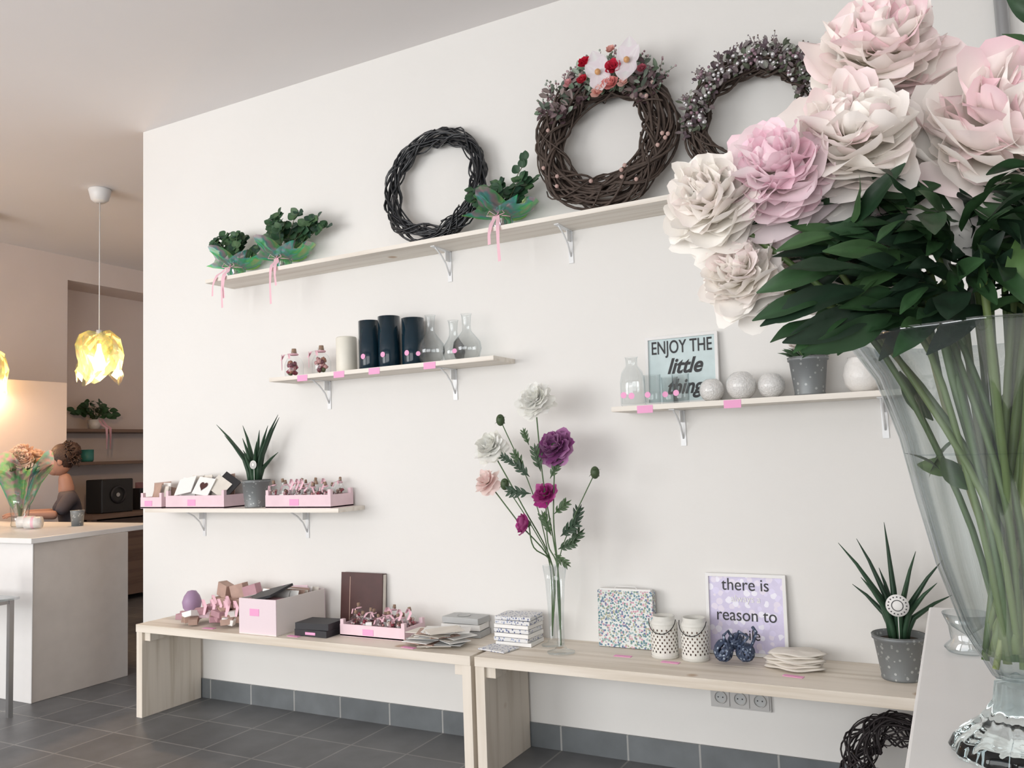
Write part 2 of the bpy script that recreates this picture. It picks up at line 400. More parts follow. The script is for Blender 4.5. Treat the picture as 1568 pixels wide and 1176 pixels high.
# ------------------------------------------------------------------ wreaths
def ringpts(Rr,tr,n,k,ph,amp,yf,cz,wob,rag):
    pts=[]
    for i in range(n):
        th=2*pi*i/n
        a=ph+k*th
        o=amp*tr*(1+rag*math.sin(th*wob+ph*3))
        rr=Rr+o*math.cos(a)
        pts.append((rr*math.sin(th),yf*o*math.sin(a),max(.008,cz+rr*math.cos(th))))
    return pts
def wreath(name,x,y,z,Rr,tr,nst,mat,lean,rmin,rmax,decor=None,yf=.7,rag=.25):
    m=MB();cz=Rr+tr+.004
    for i in range(nst):
        k=random.choice([-3,-2,-1,0,1,2,3,4])
        pts=ringpts(Rr,tr,60,k,ru(0,2*pi),ru(.35,1)**.6,yf,cz,random.choice([2,3,5,7]),rag)
        m.tube(pts,ru(rmin,rmax),mat,5,closed=True)
    for i in range(nst//2):
        a0=ru(0,2*pi);ln=ru(.6,1.4);o0=ru(.6,1.3);ph=ru(0,6)
        pts=[]
        for j in range(12):
            t=j/11;th=a0+ln*t;oo=tr*o0*math.cos(ph+t*4)
            rr=Rr+oo
            zz=cz+rr*math.cos(th)
            pts.append((rr*math.sin(th),yf*tr*o0*math.sin(ph+t*4)-.0,max(.008,zz)))
        m.tube(pts,ru(rmin,rmax)*.8,mat,5)
    if decor: decor(m,Rr,tr,cz)
    return m.obj(name,(x,y,z+.004),rot=(-lean,0,0))
def rp(Rr,th,y,cz): return Vector((Rr*math.sin(th),y,cz+Rr*math.cos(th)))
def decor2(m,Rr,tr,cz):
    for i in range(360):
        th=math.radians(ru(-62,60));rr=Rr+ru(-.065,.085)
        p=rp(rr,th,-ru(.02,.07),cz)
        out=Vector((math.sin(th),0,math.cos(th)))
        d=(out*ru(-.3,1)+Vector((ru(-1,1),ru(-.6,-.0),ru(-.6,.8)))).normalized()
        col=random.choice([(.16,.24,.16),(.30,.39,.31),(.36,.44,.36),(.11,.16,.10)])
        if abs(math.degrees(th)-8)>26 and rnd()<.8: col=random.choice([(.11,.07,.08),(.24,.17,.18),(.08,.045,.05),(.26,.21,.20),(.10,.13,.10)])
        m.leaf(p,d,(0,-1,.2),ru(.025,.05),ru(.014,.028),col=col,curl=ru(-.1,.4),nl=5)
    for i in range(34):
        th=math.radians(ru(-62,56));rr=Rr+ru(.04,.08)
        p=rp(rr,th,-.03,cz);out=Vector((math.sin(th),0,math.cos(th)));d=(out+Vector((ru(-.7,.7),-.2,ru(-.2,.6)))).normalized()
        L=ru(.04,.08);m.tube([p,p+d*L*.5+Vector((0,-.004,0)),p+d*L],.0012,'stem',4,col=(.15,.08,.07))
        for j in range(8):
            m.sphere(p+d*L*(j/7)+Vector((ru(-.008,.008),ru(-.006,.006),ru(-.008,.008))),.005,'berry',6,4,col=random.choice([(.3,.17,.2),(.45,.33,.35),(.2,.24,.18),(.4,.45,.4)]))
    S=-.035
    for (a,b,rl) in ((.035,.0,.25),(.160,.02,-.2)):
        c=Vector((a,-.135,cz+Rr+b+S))
        for ang,l,w in ((90,.10,.09),(272,.095,.095),(50,.075,.075),(130,.075,.075),(232,.066,.06),(312,.066,.06)):
            t=math.radians(ang)+rl;d=Vector((math.cos(t)*.8,-.12,math.sin(t)))
            m.leaf(c,d,(0,-1,0),l,w,mat='petal',col=(.94,.88,.92),curl=-.12,fold=.15,nl=8,power=.7)
        m.sphere(c+Vector((0,-.018,0)),.013,'berry',8,6,col=(.65,.35,.15))
    for (a,b,r,c) in ((-.025,.065,.030,(.6,.02,.05)),(.10,.012,.038,(.62,.04,.08)),(.088,-.055,.038,(.85,.34,.32)),(-.035,-.01,.028,(.6,.05,.08)),(.035,-.08,.032,(.88,.52,.46)),(.225,-.03,.024,(.45,.12,.16)),(-.10,-.01,.022,(.75,.40,.42)),(.09,.09,.022,(.8,.45,.4)),(.145,-.07,.024,(.85,.55,.5))):
        m.flower((a,-.155,cz+Rr+b+S),(a,-1,.3),r*.95,14,c,tuple(min(1,x*1.3) for x in c),65,.05,res=(4,5),base=tuple(x*.5 for x in c))
    for i in range(22):
        th=ru(0,2*pi);m.sphere(rp(Rr+ru(-.05,.06),th,-.055,cz),.009,'petal',7,5,col=(.8,.6,.55))
def decor3(m,Rr,tr,cz):
    for i in range(400):
        th=math.radians(ru(-100,105));rr=Rr+ru(-.05,.055)
        p=rp(rr,th,-ru(.02,.06),cz);out=Vector((math.sin(th),0,math.cos(th)))
        d=(out*ru(-.2,.8)+Vector((ru(-1,1),ru(-.8,-.1),ru(-.6,.8)))).normalized()
        col=random.choice([(.19,.15,.155),(.27,.24,.24),(.12,.085,.10),(.10,.12,.08),(.33,.34,.30)])
        m.leaf(p,d,(0,-1,.2),ru(.018,.036),ru(.012,.022),col=col,curl=ru(-.1,.4),nl=4)
    for i in range(50):
        th=math.radians(ru(-75,85));p=rp(Rr+ru(.02,.04),th,-.03,cz);out=Vector((math.sin(th),0,math.cos(th)));d=(out+Vector((ru(-.8,.8),-.2,ru(-.2,.5)))).normalized()
        L=ru(.03,.07);m.tube([p,p+d*L],.001,'stem',4,col=(.14,.09,.08))
        for j in range(6): m.sphere(p+d*L*(j/5)+Vector((ru(-.006,.006),ru(-.006,.006),ru(-.006,.006))),.0035,'berry',5,4,col=random.choice([(.22,.16,.18),(.3,.26,.28),(.16,.12,.10)]))
    for i in range(120):
        th=math.radians(ru(-100,110));m.sphere(rp(Rr+ru(-.045,.05),th,-ru(.05,.075),cz),ru(.004,.009),'glitter' if i%3 else 'berry',7,5,col=(.28,.18,.22))
wreath('black_vine_wreath',-2.085,-.12,ZT,.246,.038,24,'vine_black',.13,.0035,.006,rag=.45)
wreath('flower_wreath',-1.215,-.14,ZT,.25,.066,46,'vine_brown',.12,.003,.0065,decor2)
wreath('berry_wreath',-.596,-.14,ZT,.220,.048,34,'vine_brown',.12,.003,.006,decor3)
wreath('twig_wreath',-.245,-.25,.0,.125,.05,34,'vine_dark',.35,.002,.004)

# ------------------------------------------------------------------ eucalyptus posies
def ribbon(m,pts,w,mat='ribbon'):
    vs=[];
    for i,p in enumerate(pts):
        p=Vector(p);tw=.35*math.sin(i*1.1)
        vs+= [p+Vector((-w/2*math.cos(tw),-w/2*math.sin(tw),0)),p+Vector((w/2*math.cos(tw),w/2*math.sin(tw),0))]
    m.add(vs,[(2*i,2*i+1,2*i+3,2*i+2) for i in range(len(pts)-1)],mat)
def posy(x,y,z,r=.1,hh=.18,ribs=((-.02,-.15),(.03,-.12)),branches=7,lean=0,sprig=None,fs=1):
    m=MB()
    m.lathe([(0,0.001),(.032,.001),(.034,.01),(.034,.075),(.038,.08)],'glass',seg=18)
    for s0,s1 in ((1,0),(.8,2)):
        m.lathe([(.036*s0,.002),(.046*s0,.03),(.040*s0,.055),(.07*s0*fs,.08),(.10*s0*fs,.11)],'iridescent_film',seg=40,fn=lambda R_,Z_,a:(R_*(1+.25*math.sin(5*a+Z_*30+s1)*min(1,Z_/.06)),max(.001,Z_+.30*R_*math.sin(3*a+s1)*(Z_/.13))))
    for b in range(branches):
        a=2*pi*b/branches+ru(-.3,.3);e=ru(.3,1.0)
        ex=lean+math.cos(a)*e*r*1.6;ey=max(math.sin(a)*e*r*.7,-.10);ey=min(ey,.03);ez=.07+hh*(1-.55*e*e)*ru(.75,1.05)
        pts=[Vector((0,0,.03)),Vector((ex*.35,ey*.4,ez*.6)),Vector((ex*.75,ey*.8,ez*.92)),Vector((ex,ey,ez))]
        m.tube(pts,.0018,'stem',5,col=(.12,.13,.07))
        for j in range(6):
            t=.4+.6*j/5;k=t*3;i0=min(2,int(k));f=k-i0;p=pts[i0].lerp(pts[min(3,i0+1)],min(1,f))
            for sgn in (-1,1):
                d=Vector((sgn*ru(.4,1)*(.5+abs(math.sin(a+1.5))),-ru(.1,.6),ru(-.3,.9)))
                s_=ru(.042,.06)*(1.1-.3*t)
                m.leaf(p,d,(ru(-.5,.5),-1,ru(.0,.9)),s_,s_*.92,col=random.choice([(.03,.085,.04),(.045,.11,.05),(.025,.065,.04),(.07,.14,.06)]),curl=.15,fold=.1,power=.85,nl=6)
    if sprig:
        pts=[Vector(p) for p in sprig];m.tube(pts,.002,'stem',5,col=(.12,.13,.07))
        for p in pts[-2:]+[pts[-1]+Vector((-.02,0,-.03))]:
            for _ in range(2): m.leaf(p,(ru(-.8,.8),-.2,1),(0,-1,.2),.045,.04,col=(.03,.08,.038),curl=.1,power=.85)
    for v in m.v: v.y=min(v.y,-y-.012)
    yb=-(.2+y)-.012
    for dx,dz in ribs:
        ribbon(m,[(dx*.3,-.054,.05),(dx*.6,-.06,.03),(dx*.8,yb+.01,.012),(dx,yb,-.02),(dx*1.1,yb-.004,dz*.5),(dx*1.2,yb,dz)],.018)
    m.tube([(.045*math.cos(t*.35),.045*math.sin(t*.35),.052) for t in range(18)],.003,'ribbon',4,closed=True)
    for s_ in (-1,1): m.tube([(0,-.05,.052),(s_*.03,-.06,.075),(s_*.045,-.06,.055),(0,-.05,.05)],.004,'ribbon',5,flat=.4)
    return m.obj('eucalyptus_posy',(x,y,z),rot=(0,0,0))
posy(-3.33,-.12,ZT,.15,.17,ribs=((-.07,-.10),(-.01,-.17),(.0,-.12)),branches=10,lean=-.02,fs=1.45)
posy(-3.00,-.12,ZT,.155,.26,ribs=((-.0,-.19),(.03,-.10)),branches=14,lean=.07,fs=1.5)
posy(-1.70,-.13,ZT,.12,.19,ribs=((-.02,-.08),(.02,-.16)),branches=10,lean=.01,sprig=((0,0,.05),(.04,0,.17),(.09,0,.24),(.13,0,.29)),fs=1.5)

# ------------------------------------------------------------------ mid-left shelf
def small_bottle(m,x,y,z,h=.15,r=.042,tag=True,fill=None):
    m.lathe([(0,.001),(r*.8,.001),(r,.012*h/.15),(r,h*.42),(r*.75,h*.58),(r*.36,h*.68),(r*.36,h*.82),(r*.46,h*.84)],'glass',(x,y,z),16)
    for i in range(18):
        a=ru(0,6.28);q=ru(0,.62)*r;m.sphere((x+q*math.cos(a),y+q*math.sin(a),z+ru(.14,.5)*h),r*.27,'berry',6,4,jit=.5,col=random.choice(fill or [(.25,.02,.05),(.35,.15,.1),(.1,.12,.05),(.5,.25,.25),(.15,.03,.05)]))
    m.lathe([(0,h*.9),(r*.24,h*.9),(r*.30,h*.76),(0,h*.76)],'cork',(x,y,z),10)
    if tag:
        m.tube([(x+r*.42*math.cos(t*.7),y+r*.42*math.sin(t*.7),z+h*.72) for t in range(9)],r*.1,'ribbon',4,closed=True)
        for s_ in (-1,1): ribbon(m,[(x,y-r*.45,z+h*.72),(x+s_*r*.5,y-r*.9,z+h*.72),(x+s_*r*.95,y-r*1.05,z+h*.55)],r*.3)
def jumbled(m,xs,ys,z,h,r):
    for i,x in enumerate(xs):
        for y in ys:
            q=MB();small_bottle(q,0,0,0,h*ru(.85,1.15),r*ru(.9,1.15),rnd()<.6,[(.25,.01,.03),(.35,.05,.08),(.2,.1,.07),(.45,.2,.2),(.5,.38,.33),(.12,.03,.04)])
            if rnd()<.5: q.cbox((0,-r*1.05,h*.28),(r*1.1,.001,h*.25),'white_card')
            m.merge(q,Matrix.Translation((x+ru(-.008,.008),y+ru(-.008,.008),z+ru(0,.012)))@Euler((ru(-.25,.25),ru(-.3,.3),ru(-1,1))).to_matrix().to_4x4())
    for i in range(4):
        x=ru(xs[0],xs[-1]);y=ru(ys[0],ys[-1]);ribbon(m,[(x,y,z+h*.8),(x+.02,y-.01,z+h*1.0),(x+.04,y-.02,z+h*.85),(x+.03,y-.03,z+h*.6)],.012)
for x in (-2.945,-2.765):
    m=MB();small_bottle(m,0,0,0,.165,.047)
    m.cbox((-.045,-.045,.08),(.045,.003,.075),'ribbon',rz=-.5,ry=.3);m.obj('potpourri_bottle',(x,-.11,ZL),rot=(0,0,ru(-.4,.4)))
m=MB();m.lathe([(0,0),(.049,0),(.051,.004),(.051,.168),(.047,.174),(.01,.168),(0,.168)],'cream_wax',seg=32);m.tube([(0,0,.166),(.002,0,.18)],.0015,'ink',5);m.obj('pillar_candle',(-2.605,-.11,ZL),rot=(0,0,0))
for x,y,h in ((-2.45,-.125,.235),(-2.338,-.12,.245),(-2.222,-.09,.228)):
    m=MB();m.lathe([(0,0),(.05,0),(.053,.006),(.053,h),(.049,h),(.047,.02),(0,.02)],'navy_glass',seg=32)
    m.lathe([(0,0),(.013,0)],'pink_label',(.0,-.0545,.06),14,M=RX)
    m.obj('navy_glass_vase',(x,y,ZL),rot=(0,0,.0))
def carafe(x,y,z,h=.215,r=.07,nr=.019,name='glass_carafe',lab=True):
    m=MB();m.lathe([(0,.002),(r*.55,.002),(r*.85,h*.08),(r,h*.25),(r*.93,h*.4),(r*.6,h*.53),(nr*1.15,h*.63),(nr,h*.75),(nr*1.1,h*.95),(nr*1.35,h),(nr*1.2,h*.995),(nr*.9,h*.75),(nr,h*.64),(r*.55,h*.53),(r*.88,h*.4),(r*.95,h*.25),(r*.8,h*.1),(r*.5,.008),(0,.008)],'glass',seg=28)
    if lab: m.lathe([(0,0),(.011,0)],'pink_label',(-.03,-r*.93,h*.2),12,M=RX@Matrix.Rotation(.3,4,'Y'))
    m.obj(name,(x,y,z),rot=(0,0,0))
carafe(-2.10,-.125,ZL,.225,.065);carafe(-1.92,-.10,ZL,.215,.066);carafe(-2.015,-.062,ZL,.20,.052,lab=False)

# ------------------------------------------------------------------ mid-right shelf
m=MB();m.lathe([(0,.002),(.045,.002),(.05,.01),(.05,.10),(.042,.14),(.024,.165),(.022,.195),(.027,.20),(.024,.2),(.02,.165),(.04,.135),(.047,.1),(.046,.012),(0,.01)],'glass',seg=24)
m.lathe([(0,0),(.013,0)],'pink_label',(-.022,-.0485,.045),12,M=RX);m.lathe([(0,0),(.013,0)],'pink_label',(.012,-.0515,.04),12,M=RX);m.obj('glass_bottle',(-1.135,-.12,ZR),rot=(0,0,0))
for x,y,h,n in ((-1.045,-.14,.12,'glass_tumbler'),(-.93,-.14,.115,'glass_tumbler'),(-.988,-.095,.11,'glass_tumbler')):
    m=MB();m.lathe([(0,.002),(.028,.002),(.031,.01),(.034,h),(.032,h),(.029,.012),(0,.01)],'glass',seg=22)
    m.lathe([(0,0),(.012,0)],'pink_label',(-.01,-.034,.04),12,M=RX);m.obj(n,(x,y,ZR),rot=(0,0,0))
for x,y,r in ((-.815,-.12,.047),(-.70,-.125,.057),(-.59,-.12,.05)):
    m=MB();pr=[]
    for i in range(12):
        p=math.radians(-72+i*(72+62)/11);pr.append((r*math.cos(p),r*(1.0*math.sin(p)+.95)))
    m.lathe([(0,pr[0][1])]+pr+[(pr[-1][0]*.9,pr[-1][1]+.001)]+[(q[0]*.93,q[1]*.97+.003) for q in pr[::-1]]+[(0,.006)],'pearl_glass',seg=30)
    m.obj('frosted_globe_tealight',(x,y,ZR),rot=(0,0,0))
def zinc_pot(m,rb,rt,h):
    m.lathe([(0,.0),(rb,0),(rb+.002,.006),(rb+.001,.012),(rt*.98,h*.9),(rt+.004,h*.92),(rt+.004,h),(rt-.003,h),(rt-.006,h*.85),(0,h*.85)],'zinc',seg=32)
    m.lathe([(rt-.004,h*.86),(0,h*.87)],'soil',seg=20)
    m.tube([((rt+.003)*math.cos(t*.2618),(rt+.003)*math.sin(t*.2618),h) for t in range(24)],.0025,'zincdark',5,closed=True)
m=MB();zinc_pot(m,.052,.068,.14)
for i in range(26):
    a=ru(0,6.28);m.leaf((.02*math.cos(a),.02*math.sin(a),.125),(math.cos(a)*.8,math.sin(a)*.5,ru(.4,1.2)),(0,-.4,1),ru(.06,.1),.03,col=(.04,.10,.04),curl=.25)
for a,b,c in ((-.02,-.03,.22),(.03,-.02,.235),(.0,.01,.25),(-.04,0,.2)):
    m.tube([(0,0,.12),(a*.6,b*.6,c*.8),(a,b,c)],.0015,'stem',5,col=(.1,.2,.05));m.flower((a,b,c),(a,-.6,1),.03,14,(.86,.83,.79),(.8,.6,.6),80,.06,res=(4,5))
m.obj('potted_white_flowers',(-.455,-.12,ZR),rot=(0,0,0))
m=MB();m.lathe([(0,.0),(.035,0),(.06,.03),(.066,.065),(.058,.1),(.045,.12),(.047,.128),(.042,.12),(.054,.1),(.06,.065),(.03,.01),(0,.01)],'white_ceramic',seg=28);m.obj('white_ceramic_vase',(-.275,-.11,ZR),rot=(0,0,0))

def textchild(par,body,loc,size,shear=0,sx=1,mat='ink',off=0.0006,name='lettering',bold=0):
    t=bpy.data.curves.new(name,'FONT');t.body=body;t.size=size;t.align_x='CENTER';t.align_y='CENTER';t.shear=shear;t.extrude=.0003;t.offset=bold
    o=bpy.data.objects.new(name,t);COL.objects.link(o);t.materials.append(MATS[mat])
    o.parent=par;o.location=loc;o.rotation_euler=(pi/2,0,0);o.scale=(sx,1,1)
    return o
def frame(name,x,y,z,w,h,panel,fw=.012,lean=.08):
    m=MB();d=.018
    m.box((-w/2,-d,0),(-w/2+fw,0,h),'white_lacquer');m.box((w/2-fw,-d,0),(w/2,0,h),'white_lacquer')
    m.box((-w/2+fw,-d,0),(w/2-fw,0,fw),'white_lacquer');m.box((-w/2+fw,-d,h-fw),(w/2-fw,0,h),'white_lacquer')
    m.box((-w/2+fw,-d*.55,fw),(w/2-fw,0,h-fw),panel)
    return m.obj(name,(x,y,z),rot=(-lean,0,0))
f=frame('framed_quote_sign',-.955,-.03,ZR+.001,.30,.285,'sign_teal')
textchild(f,'ENJOY THE',(0,-.0115,.235),.076,0,.66,bold=.0006)
textchild(f,'little',(.01,-.0115,.155),.088,.35,.9,bold=.0022)
textchild(f,'things',(.02,-.0115,.070),.085,.35,.85,bold=.0022)
f=frame('holographic_quote_frame',-.755,-.03,ZB,.305,.305,'lilac_holo')
for b,z,s in (('there is',.262,.066),('always a',.210,.038),('reason to',.148,.066),('smile',.075,.055)):
    textchild(f,b,(0,-.0115,z),s,0,.9,mat='white_card' if b in('always a',) else 'ink')

# ------------------------------------------------------------------ low-left shelf
def crate(m,w,d,h,mat='pale_pink_wood'):
    t=.006
    m.box((-w/2,-d/2,.002),(w/2,d/2,.008),mat)
    for y in (-d/2,d/2-t): m.box((-w/2,y,0),(w/2,y+t,h*.72),mat)
    for x in (-w/2,w/2-t): m.box((x,-d/2+t,0),(x+t,d/2-t,h*.72),mat)
    for x in (-w/2+.001,w/2-.019):
        for y in (-d/2+.001,d/2-.019): m.box((x,y,.001),(x+.018,y+.018,h),mat)
    m.box((-.05,-d/2-.0015,h*.15),(.01,-d/2-.0002,h*.5),'pink_label')
def cards(m,x0,x1,y0,y1,z,n,hmax,mats):
    for i in range(n):
        mt=random.choice(mats)
        m.cbox((ru(x0,x1),ru(y0,y1),z+hmax*ru(.45,.62)),(ru(.07,.1),.004,hmax*ru(.75,1)),mt,rx=ru(-.4,-.1),rz=ru(-.5,.5),ry=ru(-.25,.25))
m=MB();crate(m,.17,.16,.085);cards(m,-.05,.05,-.03,.04,.01,7,.12,['white_card','kraft','cream_card']);m.obj('pink_crate_of_cards',(-3.93,-.105,ZQ),rot=(0,0,0))
m=MB();crate(m,.44,.17,.095);cards(m,-.17,.15,-.04,.05,.015,22,.15,['white_card','navy_print','cream_card','white_card','kraft'])
m.cbox((-.10,-.055,.12),(.13,.004,.10),'white_card',rx=-.55,ry=-.15);m.cbox((.04,-.055,.115),(.12,.004,.10),'white_card',rx=-.5,ry=.12)
hv=[Vector((.055*.5*(16*math.sin(t)**3)/16,0,.055*.5*(13*math.cos(t)-5*math.cos(2*t)-2*math.cos(3*t)-math.cos(4*t))/16)) for t in [2*pi*i/32 for i in range(32)]]
Mh=Matrix.Translation((.04,-.0585,.117))@Euler((-.5,.12,0)).to_matrix().to_4x4()
m.add([Mh@(v+Vector((0,-.0008,0))) for v in hv],[tuple(range(32))],'burgundy_leather',False)
m.cbox((.16,-.01,.12),(.12,.004,.11),'ink',rx=-.6,ry=.5);m.cbox((.13,-.03,.115),(.11,.004,.09),'cream_card',rx=-.6,ry=.5)
m.obj('pink_crate_of_cards',(-3.585,-.105,ZQ),rot=(0,0,0))
m=MB();crate(m,.42,.17,.09);jumbled(m,[-.165+i*.055 for i in range(7)],[-.04,.03],.012,.13,.027);m.obj('pink_crate_of_bottles',(-2.865,-.105,ZQ),rot=(0,0,0))
def aloe(name,x,y,z,rb,rt,h,tips,sc=.011,label=None):
    m=MB();zinc_pot(m,rb,rt,h)
    for tx,tz,ty in tips:
        b=Vector((tx*.12,ty*.12,h*.8));e=Vector((tx,ty,tz))
        m1=b.lerp(e,.4)+Vector((-tx*.18,-ty*.1,.02));m2=b.lerp(e,.75)+Vector((-tx*.1,0,.012))
        ps=[b,b.lerp(m1,.5)+Vector((-tx*.04,0,0)),m1,m1.lerp(m2,.5),m2,e]
        m.tube(ps,[sc*1.05,sc*1.1,sc,sc*.8,sc*.55,sc*.08],'leaf',7,col=random.choice([(.03,.07,.04),(.035,.085,.045),(.045,.10,.055)]),flat=.55)
    if label:
        M=RX
        m.lathe([(0,.003),(label[2],.003),(label[2],0)],'white_card',(label[0],label[3],label[1]),24,M=M)
        for k in range(16):
            a=k*pi/8;m.lathe([(0,.0042),(label[2]*.07,.0042)],'ink',(label[0]+label[2]*.78*math.cos(a),label[3],label[1]+label[2]*.78*math.sin(a)),6,M=M)
        m.lathe([(label[2]*.45,.0042),(label[2]*.52,.0042)],'ink',(label[0],label[3],label[1]),20,M=M)
        m.tube([(label[0],label[3]+.004,label[1]),(label[0]*.6,label[3]*.6,h*.85)],.0015,'white_card',4)
    m.obj(name,(x,y,z),rot=(0,0,0))
aloe('potted_aloe',-3.225,-.105,ZQ,.055,.07,.14,[(-.25,.44,-.03),(-.17,.38,-.05),(-.12,.43,.03),(-.05,.36,-.04),(.01,.40,.02),(.06,.34,-.05),(.09,.42,.0),(.15,.46,.02),(.19,.47,-.03),(-.09,.30,.0),(.12,.28,.04),(-.02,.28,-.06)],.0155,label=(.045,.22,.022,-.06))
aloe('potted_aloe',-.215,-.17,ZB,.062,.082,.145,[(-.17,.45,-.02),(-.115,.46,.03),(-.02,.52,.0),(.07,.42,.03),(.15,.40,-.03),(.13,.33,-.06),(-.10,.34,-.06),(-.05,.36,.04),(.17,.28,.02),(-.14,.30,.04),(.04,.33,-.07)],.018,label=(.008,.255,.036,-.08))

# ------------------------------------------------------------------ bench goods
m=MB();m.lathe([(0,0),(.03,0),(.034,.01),(.026,.02),(.045,.05),(.05,.08),(.04,.11),(.022,.135),(0,.14)],'mauve_wax',seg=24);m.obj('mauve_tulip_candle',(-3.64,-.16,ZB),rot=(0,0,0))
m=MB()
for i in range(40):
    x=ru(-.15,.19);y=ru(-.12,.12);l=ru(0,1)*(1-abs(x)/.26)
    m.cbox((x,y,.028+.095*l*l+ru(0,.008)),(ru(.06,.10),ru(.035,.06),.028),random.choice(['kraft','rose_paper','rose_paper','kraft','kraft','white_card','pink_card']),rz=ru(-1,1),rx=ru(-.2,.2),ry=ru(-.25,.25))
for i in range(9):
    x=ru(-.13,.17);y=ru(-.1,.08);ribbon(m,[(x,y,.09),(x+.02,y-.02,.13),(x+.05,y-.03,.10),(x+.06,y-.05,.06)],.016)
for a in (-.05,.05,.14): m.cbox((a,.06,.15),(.08,.05,.07),random.choice(['rose_paper','kraft']),rz=ru(-.3,.3),ry=ru(-.3,.3))
m.cbox((-.01,.06,.09),(.2,.08,.05),'kraft')
m.obj('pile_of_gift_boxes',(-3.35,-.21,ZB),rot=(0,0,0),bevel=.002)
m=MB();w,d,h,t=.235,.34,.165,.005
m.box((0,0,0),(w,d,t),'box_side')
m.box((0,0,t),(w,t,h),'box_pink');m.box((0,d-t,t),(w,d,h),'box_pink');m.box((0,t,t),(t,d-t,h),'box_side');m.box((w-t,t,t),(w,d-t,h),'box_side')
m.box((.07,-.0015,h*.52),(.13,-.0002,h*.72),'pink_label')
for i in range(12): m.cbox((w*.5+ru(-.03,.03),.12+i*.016,.11),(.17,.003,ru(.13,.16)),random.choice(['white_card','kraft','cream_card','pink_card']),rx=-.3,ry=ru(-.05,.05))
m.cbox((.10,.08,.175),(.20,.16,.012),'black_card',ry=-.22,rx=.2);m.cbox((w*.5,.06,.10),(.18,.05,.12),'rose_paper')
m.obj('pink_storage_box',(-3.06,-.385,ZB),rot=(0,0,.0),bevel=.0015)
m=MB();m.box((-.125,-.03,0),(.125,0,.245),'burgundy_leather');m.box((-.12,-.026,.004),(.127,-.004,.241),'cream_card');m.box((-.125,-.034,0),(.127,-.03,.247),'burgundy_leather');m.box((-.07,-.0355,.02),(-.066,-.034,.227),'kraft');m.obj('burgundy_photo_album',(-2.60,-.02,ZB),rot=(-.07,0,.0),bevel=.002)
m=MB();m.box((-.095,-.065,0),(.095,.065,.03),'black_card');m.cbox((.003,0,.046),(.185,.13,.03),'black_card',rz=.08);m.box((-.03,-.0665,.008),(.03,-.0651,.02),'pink_label');m.obj('black_gift_boxes',(-2.665,-.27,ZB),rot=(0,0,0),bevel=.002)
m=MB();crate(m,.36,.16,.075);jumbled(m,[-.135+i*.054 for i in range(6)],[-.035,.035],.01,.115,.026);m.obj('pink_crate_of_bottles',(-2.365,-.19,ZB),rot=(0,0,0))
m=MB()
for i in range(20):
    m.cbox((ru(-.07,.08),ru(-.05,.04),.0065+i*.0028),(ru(.12,.16),ru(.09,.12),.0025),random.choice(['cream_card','white_card','kraft','cream_card','paper_grey']),rz=ru(-.7,.7),rx=ru(-.02,.02))
for i in range(6): m.cbox((.02+i*.01,-.01-i*.01,.065+i*.002),(.15,.10,.002),random.choice(['cream_card','white_card']),rz=.3+i*.12,rx=.04)
m.obj('stack_of_cards',(-2.015,-.26,ZB),rot=(0,0,0))
m=MB()
for i in range(3): m.cbox((ru(-.01,.01),0,.014+i*.029),(.19,.10,.026),['paper_grey','white_card','paper_grey'][i],rz=ru(-.1,.1))
m.lathe([(0,0),(.03,0),(.03,.001)],'paper_grey',(0,0,.086),16);m.obj('grey_tins',(-2.0,-.07,ZB),rot=(0,0,0),bevel=.006)
m=MB()
for i in range(6): m.cbox((ru(-.006,.006),ru(-.006,.006),.009+i*.0175),(.165,.13,.0155),'navy_print' if i%2 else 'white_card',rz=ru(-.06,.06))
m.cbox((0,0,.1135),(.165,.13,.014),'navy_print',rz=.05)
m.cbox((-.03,-.13,.004),(.14,.1,.006),'navy_print',rz=-.2)
m.obj('stack_of_notebooks',(-1.69,-.13,ZB),rot=(0,0,0),bevel=.001)
m=MB();m.box((-.118,-.04,0),(.118,0,.225),'floral_print');m.box((-.11,-.035,.224),(.11,-.005,.232),'white_card')
m.tube([(-.05,-.02,.23),(-.04,-.025,.24),(.04,-.025,.24),(.05,-.02,.23)],.002,'white_card',5);m.box((-.115,-.046,.0),(.118,-.0405,.11),'floral_print')
m.obj('floral_gift_bag',(-1.235,-.03,ZB),rot=(-.04,0,0),bevel=.003)
